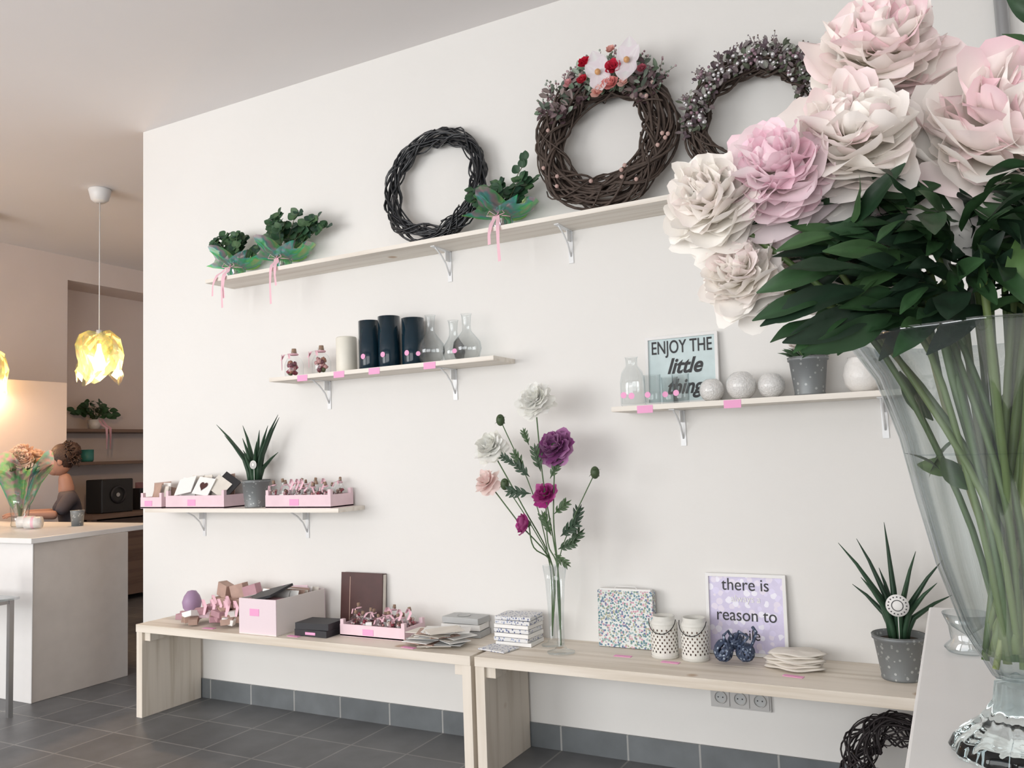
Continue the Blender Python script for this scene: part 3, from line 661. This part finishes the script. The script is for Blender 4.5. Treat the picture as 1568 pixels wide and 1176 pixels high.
def lantern(x,y):
    m=MB();r=.052;seg=36;rows=10;h=.115
    for j in range(rows):
        for i in range(seg):
            a0=2*pi*i/seg;a1=2*pi*(i+1)/seg;z0=.01+h*j/rows;z1=.01+h*(j+1)/rows
            cx=(a0+a1)/2;cz=(z0+z1)/2
            o=[(r*math.cos(a0),r*math.sin(a0),z0),(r*math.cos(a1),r*math.sin(a1),z0),(r*math.cos(a1),r*math.sin(a1),z1),(r*math.cos(a0),r*math.sin(a0),z1)]
            if (i+j)%2 and 0<j<rows-1:
                k=.62;mid=Vector((r*math.cos(cx),r*math.sin(cx),cz));inn=[mid.lerp(Vector(p),k) for p in o]
                m.add(o+inn,[(0,1,5,4),(1,2,6,5),(2,3,7,6),(3,0,4,7)],'lantern_white',False)
            else: m.add(o,[(0,1,2,3)],'lantern_white',False)
    m.lathe([(0,0),(r,0),(r+.001,.01)],'lantern_white',seg=36)
    m.lathe([(r,.125),(r+.002,.128),(r*.9,.138),(r*.8,.142),(r*.82,.156),(r*.78,.157),(r*.74,.142)],'lantern_white',seg=36)
    m.lathe([(0,.004),(r*.8,.004),(r*.8,.12)],'kraft',seg=24)
    m.lathe([(0,.01),(.02,.01),(.02,.05),(0,.05)],'cream_wax',seg=14)
    pts=[(r*1.0*math.cos(t*pi/12),-.04*math.sin(t*pi/12)-.02,.146-.05*math.sin(t*pi/12)) for t in range(13)]
    m.tube([(-p[0],p[1],p[2]) for p in pts],.0018,'black_plastic',5)
    m.obj('white_lantern',(x,y,ZB),rot=(0,0,ru(0,1)*.4))
lantern(-1.045,-.15);lantern(-.925,-.15)
m=MB()
for cx,cy,cz,rr in ((-.04,-.01,.048,.042),(.035,.01,.043,.036),(-.0,.02,.078,.03)):
    for i in range(12):
        a1=Vector((ru(-1,1),ru(-1,1),ru(-1,1))).normalized();b1=a1.orthogonal().normalized();c1=a1.cross(b1)
        m.tube([Vector((cx,cy,cz))+rr*.82*(b1*math.cos(t*pi/8)+c1*math.sin(t*pi/8))*ru(.93,1.07) for t in range(16)],.006,'navy_knit',6,closed=True)
for s_ in (-1,1):
    m.tube([(.0,0,.08),(s_*.02,-.01,.12),(s_*.045+.01,-.02,.105),(s_*.03,-.02,.075)],.006,'navy_knit',6)
m.tube([(.05,.0,.05),(.07,0,.09),(.08,0,.12),(.07,-.01,.14)],.006,'navy_knit',6)
m.obj('navy_knotted_keyrings',(-.77,-.17,ZB),rot=(0,0,0))
m=MB()
for i in range(6):
    n=40;r0=ru(.08,.092);ph=ru(0,6);z=.006+i*.0095;cx,cy=ru(-.008,.008),ru(-.008,.008)
    m.lathe([(0,z),(r0*.9,z),(r0,z+.003),(r0*.9,z+.007),(0,z+.0085)],'cream_card',(cx,cy,0),n,fn=lambda R_,Z_,a,ph=ph:(R_*(1+.07*math.sin(5*a+ph)),Z_+.003*math.sin(4*a+ph)*R_/.1),M=Matrix.Diagonal((1.15,.8,1,1)))
m.obj('stack_of_cloth_pads',(-.555,-.16,ZB),rot=(0,0,0))
m=MB();m.box((-.115,-.012,0),(.115,0,.08),'grey_plastic')
for i in range(3):
    x=-.075+i*.075
    m.box((x-.034,-.016,.006),(x+.034,-.0122,.074),'grey_plastic')
    m.lathe([(.024,0),(.024,.006),(.021,.006),(.021,0)],'grey_plastic',(x,-.0161,.04),24,M=RX)
    m.lathe([(0,.0008),(.020,.0008)],'paper_grey',(x,-.0161,.04),24,M=RX)
    for s_ in (-1,1): m.lathe([(0,.0015),(.0028,.0015)],'ink',(x+s_*.009,-.0161,.04),8,M=RX)
m.obj('power_socket',(-.80,-.0005,.255),rot=(0,0,0),bevel=.001)

# ------------------------------------------------------------------ tall flowers in slim vases
m=MB()
def slimvase(m,x,y,h,rt,rb):
    m.lathe([(0,.002),(rb*1.0,.002),(rb*1.02,.006),(rb*.5,.012),(rt*.42,.03),(rt*.45,h*.4),(rt*.7,h*.8),(rt,h),(rt*.95,h),(rt*.63,h*.8),(rt*.38,h*.4),(rt*.35,.035),(0,.03)],'glass',(x,y,0),26)
slimvase(m,0,0,.345,.036,.055);slimvase(m,-.085,.10,.33,.03,.045)
def stem(m,pts,r=.0028,col=(.07,.13,.05)):
    P=[Vector(p) for p in pts];P=[P[0]*2-P[1]]+P+[P[-1]*2-P[-2]];o=[]
    for i in range(1,len(P)-2):
        for j in range(5):
            t=j/5;a,b,c,d=P[i-1:i+3]
            o.append(.5*((2*b)+(c-a)*t+(2*a-5*b+4*c-d)*t*t+(3*b-a-3*c+d)*t**3))
    o.append(P[-2]);m.tube(o,r,'stem',6,col=col);return o
X0=-1.45;Z0=.4652
def L_(x,z,y=0): return (x-X0,y,z-Z0)
base1=(0,0,.03);base2=(-.085,.10,.04)
fl=[((-1.535,1.51),.090,(.96,.96,.94),(.92,.92,.86),base1,(-1.50,1.15),.9),
    ((-1.755,1.32),.088,(.96,.96,.94),(.92,.92,.86),base2,(-1.60,1.05),.9),
    ((-1.775,1.17),.072,(.94,.76,.74),(.95,.85,.80),base2,(-1.62,.98),.5),
    ((-1.45,1.305),.092,(.32,.09,.28),(.54,.30,.50),base1,(-1.46,1.0),.3),
    ((-1.495,1.115),.064,(.40,.04,.23),(.6,.16,.40),base1,(-1.49,.9),.3),
    ((-1.60,.98),.066,(.49,.06,.29),(.64,.21,.44),base2,(-1.555,.88),.0)]
for (x,z),r,ca,cb,bs,mid,dr in fl:
    p=Vector(L_(x,z,-.02));ax=Vector(((x-X0)*.8,-.75,.55))
    if z<1.0: ax=Vector((-.6,-.5,.1))
    elif ca[0]>.95: ax=Vector((-.1,-.8,.6))
    elif z>1.2 and ca[0]<.5: ax=Vector((.0,-.9,.45))
    st=stem(m,[bs,(bs[0]*.6,bs[1]*.6,.33),L_(mid[0],mid[1]),tuple(p-ax.normalized()*r*.5)])
    m.sphere(p-ax.normalized()*r*.45,r*.22,'stem',8,6,col=(.07,.13,.05))
    m.flower(p,ax,r*.80,44 if r>.075 else 22,ca,cb,95 if z>1.0 else 50,.09,pinkp=.6,res=(6,8),droop=dr,jit=6,notch=.03)
for (x,z),mid in (((-1.69,1.41),(-1.55,1.1)),((-1.27,1.18),(-1.38,.98)),((-1.68,1.14),(-1.55,.95))):
    p=Vector(L_(x,z));stem(m,[base1,(0,0,.33),L_(mid[0],mid[1]),tuple(p)] if x>-1.5 else [base2,(base2[0]*.8,base2[1]*.7,.33),L_(mid[0],mid[1]),tuple(p)],.0022)
    m.sphere(p,.022,'leaf',10,8,sc=(.85,.85,1.15),col=(.07,.11,.05))
    for k in range(5): m.leaf(p,(math.cos(k*1.26),math.sin(k*1.26),-.3 if k%2 else .9),(0,0,1),.03,.014,col=(.05,.1,.04))
def frond(m,p,d,L,n=4):
    p=Vector(p);d=Vector(d).normalized();sd=Vector((d.z,0,-d.x))
    c=random.choice([(.045,.085,.04),(.06,.11,.045),(.035,.07,.04)])
    m.tube([p,p+d*L*.9],.0016,'stem',4,col=c)
    m.leaf(p,d,(ru(-.2,.2),-1,.2),L*1.1,L*.18,col=c,curl=.1,fold=.2)
    for i in range(n):
        t=.15+.6*i/(n-1);w=L*.42*math.sin(pi*(.2+.65*t))
        for s_ in (-1,1): m.leaf(p+d*L*t,(d*1.1+sd*s_*.8+Vector((0,ru(-.4,.2),0))),(0,-1,.1),w,w*.32,col=c,curl=.1,nl=4)
for (x,z,dx,dz,L) in ((-1.55,1.17,-.7,.6,.10),(-1.56,1.10,-.9,.1,.11),(-1.47,1.16,.5,.8,.09),(-1.50,1.19,-.2,1,.11),(-1.44,1.02,.7,.5,.09),(-1.42,.93,.9,.6,.11),(-1.43,.88,.8,.3,.09),(-1.47,.93,-.3,.9,.10),(-1.38,.95,.3,1,.10),(-1.45,.86,.3,-.2,.08),(-1.56,1.30,-.2,.8,.07),(-1.62,1.22,-.8,.5,.08),(-1.58,1.2,-.5,.9,.09),(-1.40,.88,.8,.9,.10),(-1.43,1.2,.1,1,.06)):
    frond(m,L_(x,z,ru(-.04,.02)),(dx,ru(-.3,.1),dz),L)
m.obj('glass_vase_with_flowers',(X0,-.23,Z0),rot=(0,0,0))

# ------------------------------------------------------------------ foreground counter, vase and peonies
m=MB();m.box((-.04,-2.92,0),(1.1,-1.94,.99),'white_lacquer');m.box((-.052,-2.95,.99),(1.12,-1.91,1.02),'white_lacquer');m.obj('white_display_counter',(.5,-2.4,0),bevel=.003)
M0=Matrix(((.882,-.471,0,0),(.471,.882,0,0),(0,0,1,0),(0,0,0,1)))
m=MB()
prof=[(.010,.058),(.016,.060),(.034,.095),(.049,.146),(.060,.2),(.069,.25),(.084,.30),(.102,.33)]
m.lathe([(0.0,.0),(.048,.0),(.050,.004),(.046,.012),(.028,.026),(.017,.042),(.015,.056),(.0,.058)],'solid_glass',seg=96,fn=lambda R_,Z_,a:(R_*(1+.03*math.cos(12*a)),Z_))
def flute(R_,Z_,a): return (R_*(1+.025*math.cos(12*a+Z_*3)*min(1,Z_/.1)),Z_)
m.lathe([(.0,.0575)]+prof+[(.105,.333),(.101,.332)]+[(r-.003,z+.002) for r,z in prof[::-1]]+[(0,.064)],'vase_glass',seg=144,fn=flute)
m.lathe([(0,.235),(.062,.235)],'glass',seg=30)
FL=[(-.048,.03,.604,.062,.42),(-.100,-.005,.512,.060,.25),(-.166,.0,.484,.048,.85),(-.218,.02,.466,.046,.10),(-.192,.03,.402,.037,.15),(.020,-.035,.506,.076,.48),(.095,.01,.485,.058,.3),(.14,.06,.53,.05,.3),(-.03,.05,.53,.056,.3),(-.125,.06,.44,.046,.4),(.05,.1,.50,.048,.4),(-.06,.04,.445,.046,.35)]
for a,b,z,r,pk in FL:
    p=M0@Vector((a,b,z));ax=M0@Vector((a*2.2,-.65+b*2,.42)).normalized()
    pink=pk>.8
    ca,cb=((.98,.89,.91),(.94,.70,.78)) if pink else ((.985,.96,.915),(.96,.70,.76))
    bs=(.98,.90,.74)
    kw=dict(base=bs,k2r=(5,8))
    m.flower(p-ax*r*.05,ax,r*1.0,15,ca,cb,122,.12,pinkp=pk*.3,res=(10,13),droop=.9,inner=72,wide=1.55,jit=8,notch=.03,lin=.88,lout=.28,tip=.14,cup=70,**kw)
    m.flower(p+ax*r*.12,ax,r*.90,26,ca,cb,92,.15,pinkp=pk*.7,res=(10,13),droop=.25,inner=45,wide=1.25,cup=95,jit=14,notch=.04,lin=.90,lout=.22,tip=.16,**kw)
    m.flower(p+ax*r*.22,ax,r*.78,30,ca,cb,60,.18,pinkp=pk*1.4,res=(8,12),droop=0,inner=2,wide=.90,cup=75,jit=20,notch=.06,lin=.70,lout=.30,tip=.18,**kw)
    ang=ru(0,6.28);bx=.018*math.cos(ang);by=.018*math.sin(ang)
    q=Vector((a*.40+ru(-.01,.01),b*.4+ru(-.02,.02)+.02,.345))
    g=random.choice([(.07,.12,.035),(.10,.15,.05),(.13,.18,.06)])
    stem(m,[M0@Vector((bx*.7,by*.7,.075)),M0@Vector((bx+a*.12,by,.2)),M0@q,p-ax*r*.55],.0029,g)
    for k in range(6): 
        t=k*1.05;e1=ax.orthogonal().normalized();e2=ax.cross(e1);m.leaf(p-ax*r*.75,(e1*math.cos(t)+e2*math.sin(t)-ax*.1),ax,r*.8,r*.42,col=(.025,.07,.028))
for i in range(26):
    a=ru(0,6.28);r1=ru(.012,.05);r2=ru(.004,.022);a2=a+ru(1.2,5)
    g=random.choice([(.12,.17,.05),(.17,.23,.07),(.23,.27,.10),(.08,.13,.04),(.28,.29,.13)])
    stem(m,[(r2*math.cos(a2),r2*math.sin(a2),ru(.068,.095)),(r1*.3*math.cos(a)+ru(-.006,.006),r1*.3*math.sin(a),.17),(r1*math.cos(a)+ru(-.006,.006),r1*math.sin(a),.28),(r1*1.5*math.cos(a),r1*1.5*math.sin(a),.37)],ru(.0022,.004),g)
for i in range(10):
    a=ru(0,6.28);m.leaf((ru(.02,.05)*math.cos(a),ru(.02,.05)*math.sin(a),ru(.2,.3)),(math.cos(a)*.6,math.sin(a)*.6,ru(-.5,1)),(ru(-1,1),ru(-1,1),.2),ru(.03,.055),.016,col=random.choice([(.10,.17,.05),(.05,.1,.03)]))
GR=[(.022,.058,.023),(.015,.040,.018),(.030,.076,.028),(.012,.030,.016),(.042,.095,.034)]
def pleaf(a,b,z,da,db,dz,L,w=None,c=None):
    m.leaf(M0@Vector((a,b,z)),M0@Vector((da,db,dz)),M0@Vector((ru(-.7,.7),-.6,ru(.0,1))),L,w or L*ru(.25,.36),col=c or random.choice(GR),curl=ru(.05,.35),fold=.35,nl=9,wave=.15)
for i in range(250):
    ang=ru(0,6.28);rr=ru(.01,.095);z=ru(.335,.435)
    ca_,sa_=math.cos(ang),math.sin(ang)
    if sa_<-.2: rr*=.65
    pleaf(rr*ca_*1.2-.02,rr*sa_*.8,z+(.02 if ca_>0 else 0),ca_*1.0+ru(-.3,.3),sa_*.8-.1,ru(-.6,.6),ru(.035,.072))
for i in range(70):   # leaves filling between blooms and vase mouth
    a=ru(-.11,.10);pleaf(a,ru(-.01,.05),ru(.41,.455),ru(-1,1),ru(-.6,.1),ru(-.5,.7),ru(.035,.06))
for a,z,da,dz,L in ((-.11,.365,-1,-.1,.085),(-.10,.35,-1,-.3,.085),(-.13,.385,-1,-.2,.065),(-.09,.345,-.9,-.4,.08),(-.14,.36,-1,-.1,.06),(-.05,.345,-.5,-.25,.07),(-.14,.345,-1,-.3,.055),(-.10,.38,-1,.05,.08),(.0,.37,.1,-.3,.06),(-.02,.35,-.4,-.2,.07),(-.12,.35,-1,-.45,.06)):
    pleaf(a,-.03,z,da,-.3,dz,L,L*.29)
m.leaf(M0@Vector((-.02,-.06,.355)),M0@Vector((.45,-.25,.8)),M0@Vector((-.3,-1,.2)),.075,.024,col=(.08,.16,.045),curl=.2)
for a,z,L in ((.10,.60,.05),(.09,.58,.04)): pleaf(a,.03,z,-.6,0,.5,L)
m.obj('peony_bouquet_in_glass_vase',(.029,-2.53,1.0205),rot=(0,0,0))
m=MB();m.lathe([(0,.001),(.022,.001),(.026,.006),(.018,.014),(.02,.03),(.026,.045),(.025,.045),(.017,.03),(.0,.018)],'vase_glass',seg=26);m.obj('glass_tealight_holder',(-.003,-2.19,1.0205),rot=(0,0,0))

# ------------------------------------------------------------------ background sales counter and goods
m=MB();m.box((-6.4,-.45,0),(-4.56,.15,.87),'counter_board')
top=[(-6.45,-.50),(-4.50,-.50),(-4.62,.42),(-6.45,.42)]
m.add([(x,y,.87) for x,y in top]+[(x,y,.90) for x,y in top],[(3,2,1,0),(4,5,6,7),(0,1,5,4),(1,2,6,5),(2,3,7,6),(3,0,4,7)],'white_lacquer',False)
m.box((-6.4,-.458,0),(-4.555,-.4505,.87),'white_lacquer')
m.obj('sales_counter',(-5.4,-.1,0),bevel=.003)
ZC=.9005
m=MB();m.lathe([(0,.002),(.05,.002),(.055,.01),(.05,.05),(.06,.14),(.085,.21),(.082,.21),(.055,.14),(.0,.02)],'vase_glass',seg=26)
m.lathe([(.05,.14),(.08,.2),(.13,.33),(.2,.44)],'iridescent_film',seg=40,fn=lambda R_,Z_,a:(R_*(1+.25*math.sin(4*a)*Z_),Z_+.06*math.sin(5*a)*(Z_/.4)))
for i in range(24):
    a=ru(0,6.28);q=ru(0,.17);p=Vector((q*math.cos(a),q*math.sin(a)*.8,.47+.07*(1-q/.15)+ru(-.02,.02)))
    m.tube([(0,0,.03),(p.x*.4,p.y*.4,.25),tuple(p)],.003,'stem',5,col=(.08,.16,.05))
    m.flower(p,(p.x*3,p.y*3-.3,.8),.055,16,(.88,.72,.58),(.85,.55,.45),85,.1,res=(4,6))
for i in range(26):
    a=ru(0,6.28);m.leaf((.04*math.cos(a),.04*math.sin(a),.3),(math.cos(a),math.sin(a),1.2),(0,0,1),ru(.1,.2),.04,col=random.choice(GR))
m.obj('bouquet_in_iridescent_wrap',(-5.56,.08,ZC),rot=(0,0,0))
for (x,y,cs) in ((-5.72,-.25,[(.5,.08,.15),(.75,.35,.4)]),(-5.30,-.36,[(.55,.1,.2),(.8,.5,.5)]),(-5.95,-.15,[(.6,.2,.25),(.4,.05,.1)]),(-5.48,-.28,[(.6,.1,.2),(.85,.6,.6)])):
    m=MB();m.lathe([(0,.002),(.035,.002),(.045,.03),(.04,.09),(.028,.11),(.034,.13),(.031,.13),(.036,.09),(.0,.01)],'glass',seg=22)
    for i in range(10):
        a=ru(0,6.28);q=ru(0,.055);p=Vector((q*math.cos(a),q*math.sin(a),.16+ru(-.02,.02)));m.tube([(0,0,.02),tuple(p)],.0015,'stem',4,col=(.08,.16,.05))
        m.flower(p,(p.x*5,p.y*5-.3,.8),.032,10,random.choice(cs),random.choice(cs),80,.08,res=(3,4))
        m.leaf(p*.85,(math.cos(a),math.sin(a),.3),(0,0,1),.05,.02)
    m.obj('small_flower_jar',(x,y,ZC),rot=(0,0,0))
m=MB();m.lathe([(0,0),(.035,0),(.042,.09),(.044,.1),(.041,.1),(.038,.09),(.0,.01)],'zinc',seg=24);m.obj('zinc_cup',(-5.10,.18,ZC),rot=(0,0,0))
for x,y in ((-5.36,.0),(-5.22,-.04)):
    m=MB();Mr=Matrix.Rotation(pi/2,4,'Y');m.lathe([(0,-.05),(.036,-.05),(.038,0),(.036,.05),(0,.05)],'white_ceramic',(0,0,.04),20,M=Mr);m.lathe([(.037,-.012),(.039,0),(.037,.012)],'ribbon',(0,0,.04),20,M=Mr);m.obj('rolled_napkin',(x,y,ZC),rot=(0,0,.7))
m=MB();m.box((-5.1,-.98,.60),(-4.40,-.62,.612),'vase_glass')
for x in (-5.07,-4.43):
    for y in (-.95,-.65): m.box((x-.012,y-.012,0),(x+.012,y+.012,.6),'steel')
for y in (-.95,-.65): m.box((-5.07,y-.008,.58),(-4.43,y+.008,.598),'steel')
for x in (-5.07,-4.43): m.box((x-.008,-.94,.58),(x+.008,-.66,.598),'steel')
m.obj('glass_side_table',(-4.75,-.8,0))
m=MB();m.lathe([(0,0),(.04,0),(.04,.12),(.02,.16),(0,.16)],'pink_card',seg=18);m.lathe([(.041,.03),(.041,.09)],'rose_paper',seg=18);m.obj('pink_candle',(-4.62,-.72,.6125),rot=(0,0,0))

for z in (1.655,1.335):
    m=MB();m.box((-7.749,1.602,z-.03),(-7.42,3.98,z),'dark_wood');m.obj('niche_shelf',(-7.6,2.8,z-.03))
m=MB();m.box((-7.745,1.62,.80),(-7.0,3.9,.84),'dark_wood')
for x in (-7.7,-7.06):
    for y in (1.66,3.86): m.box((x-.03,y-.03,0),(x+.03,y+.03,.8),'dark_wood')
m.box((-7.72,1.70,.05),(-7.1,2.6,.78),'dark_wood');m.obj('dark_desk',(-7.4,2.8,0))
m=MB();m.box((-.12,-.17,0),(.12,.17,.32),'black_plastic');m.lathe([(.07,0),(.09,.01),(.07,.02)],'black_card',(.121,0,.17),24,M=Matrix.Rotation(pi/2,4,'Y'));m.lathe([(0,0),(.02,.004)],'paper_grey',(.122,0,.17),20,M=Matrix.Rotation(pi/2,4,'Y'));m.obj('black_speaker',(-7.25,1.98,.8405),rot=(0,0,0),bevel=.01)
m=MB()
for i in range(7): m.box((-.07,-.2+i*.055,0),(.07,-.2+i*.055+.042,ru(.16,.28)),random.choice(['rose_paper','kraft','white_card','paper_grey','black_card']))
m.obj('row_of_folders',(-7.3,2.5,.8405),rot=(0,0,0))
m=MB();m.lathe([(0,0),(.05,0),(.06,.02),(.06,.12),(.055,.12),(0,.02)],'teal_cup',seg=22);m.obj('teal_mug',(-7.55,1.95,1.3355),rot=(0,0,0))
m=MB();m.lathe([(0,0),(.05,0),(.065,.1),(0,.1)],'white_ceramic',seg=20)
for i in range(60):
    a=ru(0,6.28);q=ru(.02,.2);p=(q*math.cos(a)*.6,q*math.sin(a),.12+ru(0,.2)*(1-q/.3));m.leaf(p,(math.cos(a),math.sin(a),ru(-.2,.6)),(1,0,.4),ru(.06,.09),.06,col=random.choice([(.04,.10,.04),(.03,.08,.03)]),power=.85)
for i in range(12):
    a=i*.52;m.tube([(0,0,.08),(.06*math.cos(a),.1*math.sin(a),.2),(.1*math.cos(a),.17*math.sin(a),.22)],.003,'stem',4,col=(.05,.1,.03))
for dy in (.0,.04): ribbon(m,[(.06,dy,.1),(.12,dy,.04),(.185,dy,.01),(.19,dy,-.08),(.188,dy,-.2)],.03)
m.obj('potted_trailing_plant',(-7.58,2.05,1.6555),rot=(0,0,0))

# ------------------------------------------------------------------ pendant lamps
def lamp(x,y,zb):
    m=MB();zz=H-.0005
    m.lathe([(0,zz),(.075,zz),(.078,zz-.01),(.06,zz-.08),(.035,zz-.10),(0,zz-.10)],'white_lacquer',seg=26)
    m.tube([(0,0,zz-.1),(0,0,zb+.30)],.004,'white_lacquer',6)
    m.lathe([(0,zb+.34),(.02,zb+.34),(.024,zb+.27),(.0,zb+.27)],'white_lacquer',seg=16)
    def fac(R_,Z_,a,s):
        return (R_*(1+.10*math.sin(3*a+s)+.09*math.sin(7*a+Z_*25+s)),Z_+.045*math.sin(3*a+1+s)*(R_/.13))
    for s0,sc in ((0,1),(2.1,.82)):
        m.lathe([(.025,zb+.32),(.075,zb+.31),(.125,zb+.26),(.145,zb+.18),(.14,zb+.10),(.135,zb+.03),(.145,zb-.01)] if sc==1 else [(.02,zb+.31),(.07,zb+.27),(.105,zb+.2),(.10,zb+.12)],'shade_film',seg=22,fn=lambda R_,Z_,a,s0=s0:fac(R_,Z_,a,s0),smooth=False)
    m.leaf((-.06,-.02,zb+.14),(-1,-.3,-.75),(0,-1,.3),.24,.15,mat='shade_film',curl=.3)
    m.leaf((.06,.0,zb+.24),(1,-.2,-.5),(0,-1,.3),.16,.13,mat='shade_film',curl=.3)
    m.lathe([(.012,zb+.24),(.016,zb+.2),(.034,zb+.14),(.044,zb+.09),(.034,zb+.055),(.0,zb+.045)],'bulb_glow',seg=20)
    m.obj('pendant_lamp',(x,y,0),rot=(0,0,0))
    l=bpy.data.lights.new('pendant_bulb_light','POINT');l.energy=24;l.color=(1,.63,.36);l.shadow_soft_size=.04
    o=bpy.data.objects.new('pendant_bulb_light',l);COL.objects.link(o);o.location=(x,y,zb+.0)
lamp(-5.38,.53,1.92);lamp(-6.56,.40,1.90)

# ------------------------------------------------------------------ woman seated behind counter
def skin(name,pts,edges,rad,mat,parent,sub=2):
    me=bpy.data.meshes.new(name);me.from_pydata(pts,edges,[]);me.materials.append(MATS[mat])
    o=bpy.data.objects.new(name,me);COL.objects.link(o);o.parent=parent
    sk=o.modifiers.new('skin','SKIN');sk.use_smooth_shade=True
    for i,r in enumerate(rad):
        r=r if hasattr(r,'__len__') else (r,r)
        me.skin_vertices[0].data[i].radius=r
    me.skin_vertices[0].data[0].use_root=True
    s=o.modifiers.new('sub','SUBSURF');s.levels=sub;s.render_levels=sub
    return o
W=bpy.data.objects.new('seated_woman',None);COL.objects.link(W);W.location=(-6.13,.83,0);W.rotation_euler=(0,0,math.radians(-30))
body=[(0,0,.64),(0,.01,.80),(0,-.01,.95),(0,-.03,1.06),(0,-.035,1.10),
 (.15,-.02,1.05),(.20,-.10,.93),(.16,-.30,.945),(-.15,-.02,1.05),(-.20,-.10,.93),(-.16,-.30,.945),
 (.10,-.05,.62),(.13,-.38,.62),(.13,-.36,.34),(.13,-.34,.12),(-.10,-.05,.62),(-.13,-.38,.62),(-.13,-.36,.34),(-.13,-.34,.12)]
ed=[(0,1),(1,2),(2,3),(3,4),(3,5),(5,6),(3,8),(8,9),(0,11),(11,12),(12,13),(13,14),(0,15),(15,16),(16,17),(17,18)]
ed=[(a if a<7 else (a-1 if a<10 else a-2),b if b<7 else (b-1 if b<10 else b-2)) for a,b in ed]
body=[p for i,p in enumerate(body) if i not in(7,10)]
skin('dress',body,ed,[(.15,.12),(.12,.09),(.13,.1),(.13,.085),.055,.058,.045,.058,.045,.09,.07,.055,.04,.09,.07,.055,.04],'dress',W)
skin('neck',[(0,-.03,1.06),(0,-.035,1.15),(0,-.055,1.25)],[(0,1),(1,2)],[.075,.055,.05],'skin',W)
for s_ in (-1,1):
    skin('forearm',[(s_*.20,-.10,.93),(s_*.18,-.2,.935),(s_*.15,-.31,.945),(s_*.14,-.35,.94)],[(0,1),(1,2),(2,3)],[.038,.034,.024,(.03,.018)],'skin',W)
    px,py,pz=s_*.14,-.36,.938
    for k,(dx,ln) in enumerate(((-.027,.065),(-.009,.078),(.009,.073),(.026,.056))):
        skin('finger_%d'%(k+1),[(px+dx*.6,py+.01,pz),(px+dx,py-.03,pz+.006),(px+dx*1.1,py-.03-ln*.5,pz+.004),(px+dx*1.15,py-.03-ln*.9,pz-.012)],[(0,1),(1,2),(2,3)],[.010,.0095,.0085,.007],'skin',W,1)
    skin('thumb',[(px-s_*.015,py+.02,pz),(px-s_*.04,py-.01,pz-.002),(px-s_*.05,py-.04,pz-.006)],[(0,1),(1,2)],[.012,.010,.008],'skin',W,1)
    skin('foot',[(s_*.13,-.33,.10),(s_*.13,-.36,.045),(s_*.13,-.47,.035)],[(0,1),(1,2)],[.04,.04,.03],'skin',W)
Hd=MB()
hc=Vector((0,-.085,1.335))
Hd.sphere(hc,.1,'skin',24,18,sc=(.76,.92,1.12));Hd.sphere(hc+Vector((0,-.03,-.055)),.06,'skin',16,12,sc=(.85,.95,.9))
Hd.tube([hc+Vector((0,-.088,.02)),hc+Vector((0,-.108,-.02)),hc+Vector((0,-.09,-.03))],[.007,.012,.008],'skin',8)
for s_ in (-1,1):
    Hd.sphere(hc+Vector((s_*.03,-.082,.012)),.011,'white_card',10,8);Hd.sphere(hc+Vector((s_*.03,-.0905,.012)),.005,'ink',8,6)
    Hd.tube([hc+Vector((s_*.016,-.092,.03)),hc+Vector((s_*.03,-.092,.035)),hc+Vector((s_*.045,-.082,.03))],.003,'hair',5)
    Hd.sphere(hc+Vector((s_*.078,0,-.005)),.028,'skin',10,8,sc=(.35,.7,1))
Hd.tube([hc+Vector((-.022,-.084,-.055)),hc+Vector((0,-.092,-.053)),hc+Vector((.022,-.084,-.055))],[.002,.006,.002],'lip',6)
Hd.sphere(hc+Vector((0,.022,.03)),.105,'hair',24,16,sc=(.86,.9,1.02),jit=.06);Hd.sphere(hc+Vector((0,.09,.08)),.065,'hair',16,12,jit=.18)
for i in range(110):
    a=ru(0,6.28);e=ru(-.5,1.4);p=hc+Vector((.09*math.cos(a)*math.cos(e),.022+abs(.09*math.sin(a)*math.cos(e)),.03+.105*math.sin(e)))
    Hd.tube([p,p+Vector((ru(-.02,.02),ru(0,.03),ru(0,.03))),p+Vector((ru(-.03,.03),ru(0,.05),ru(-.03,.03)))],.005,'hair',4)
Hd.obj('head',parent=W)
q=MB();q.lathe([(0,.44),(.17,.44),(.18,.46),(.17,.49),(0,.49)],'dark_wood',seg=24)
for k in range(4):
    a=k*pi/2+.78;q.tube([(.1*math.cos(a),.1*math.sin(a),.44),(.17*math.cos(a),.17*math.sin(a),0)],.015,'dark_wood',8)
q.obj('bar_stool',(-6.13,.83,0),rot=(0,0,0))

# ------------------------------------------------------------------ light
w=bpy.data.worlds.new('w');scene.world=w;w.use_nodes=True;w.node_tree.nodes['Background'].inputs[0].default_value=(.85,.92,1,1);w.node_tree.nodes['Background'].inputs[1].default_value=1.2
def area(name,loc,rot,sx,sy,e,c):
    l=bpy.data.lights.new(name,'AREA');l.shape='RECTANGLE';l.size=sx;l.size_y=sy;l.energy=e;l.color=c
    o=bpy.data.objects.new(name,l);COL.objects.link(o);o.location=loc;o.rotation_euler=rot
area('window_daylight_1',(-5.1,-5.6,1.6),(pi/2,0,0),3.5,2.2,172,(1,.985,.965))
area('window_daylight_2',(-.95,-5.6,1.4),(pi/2,0,0),3.6,1.8,88,(1,.985,.965))
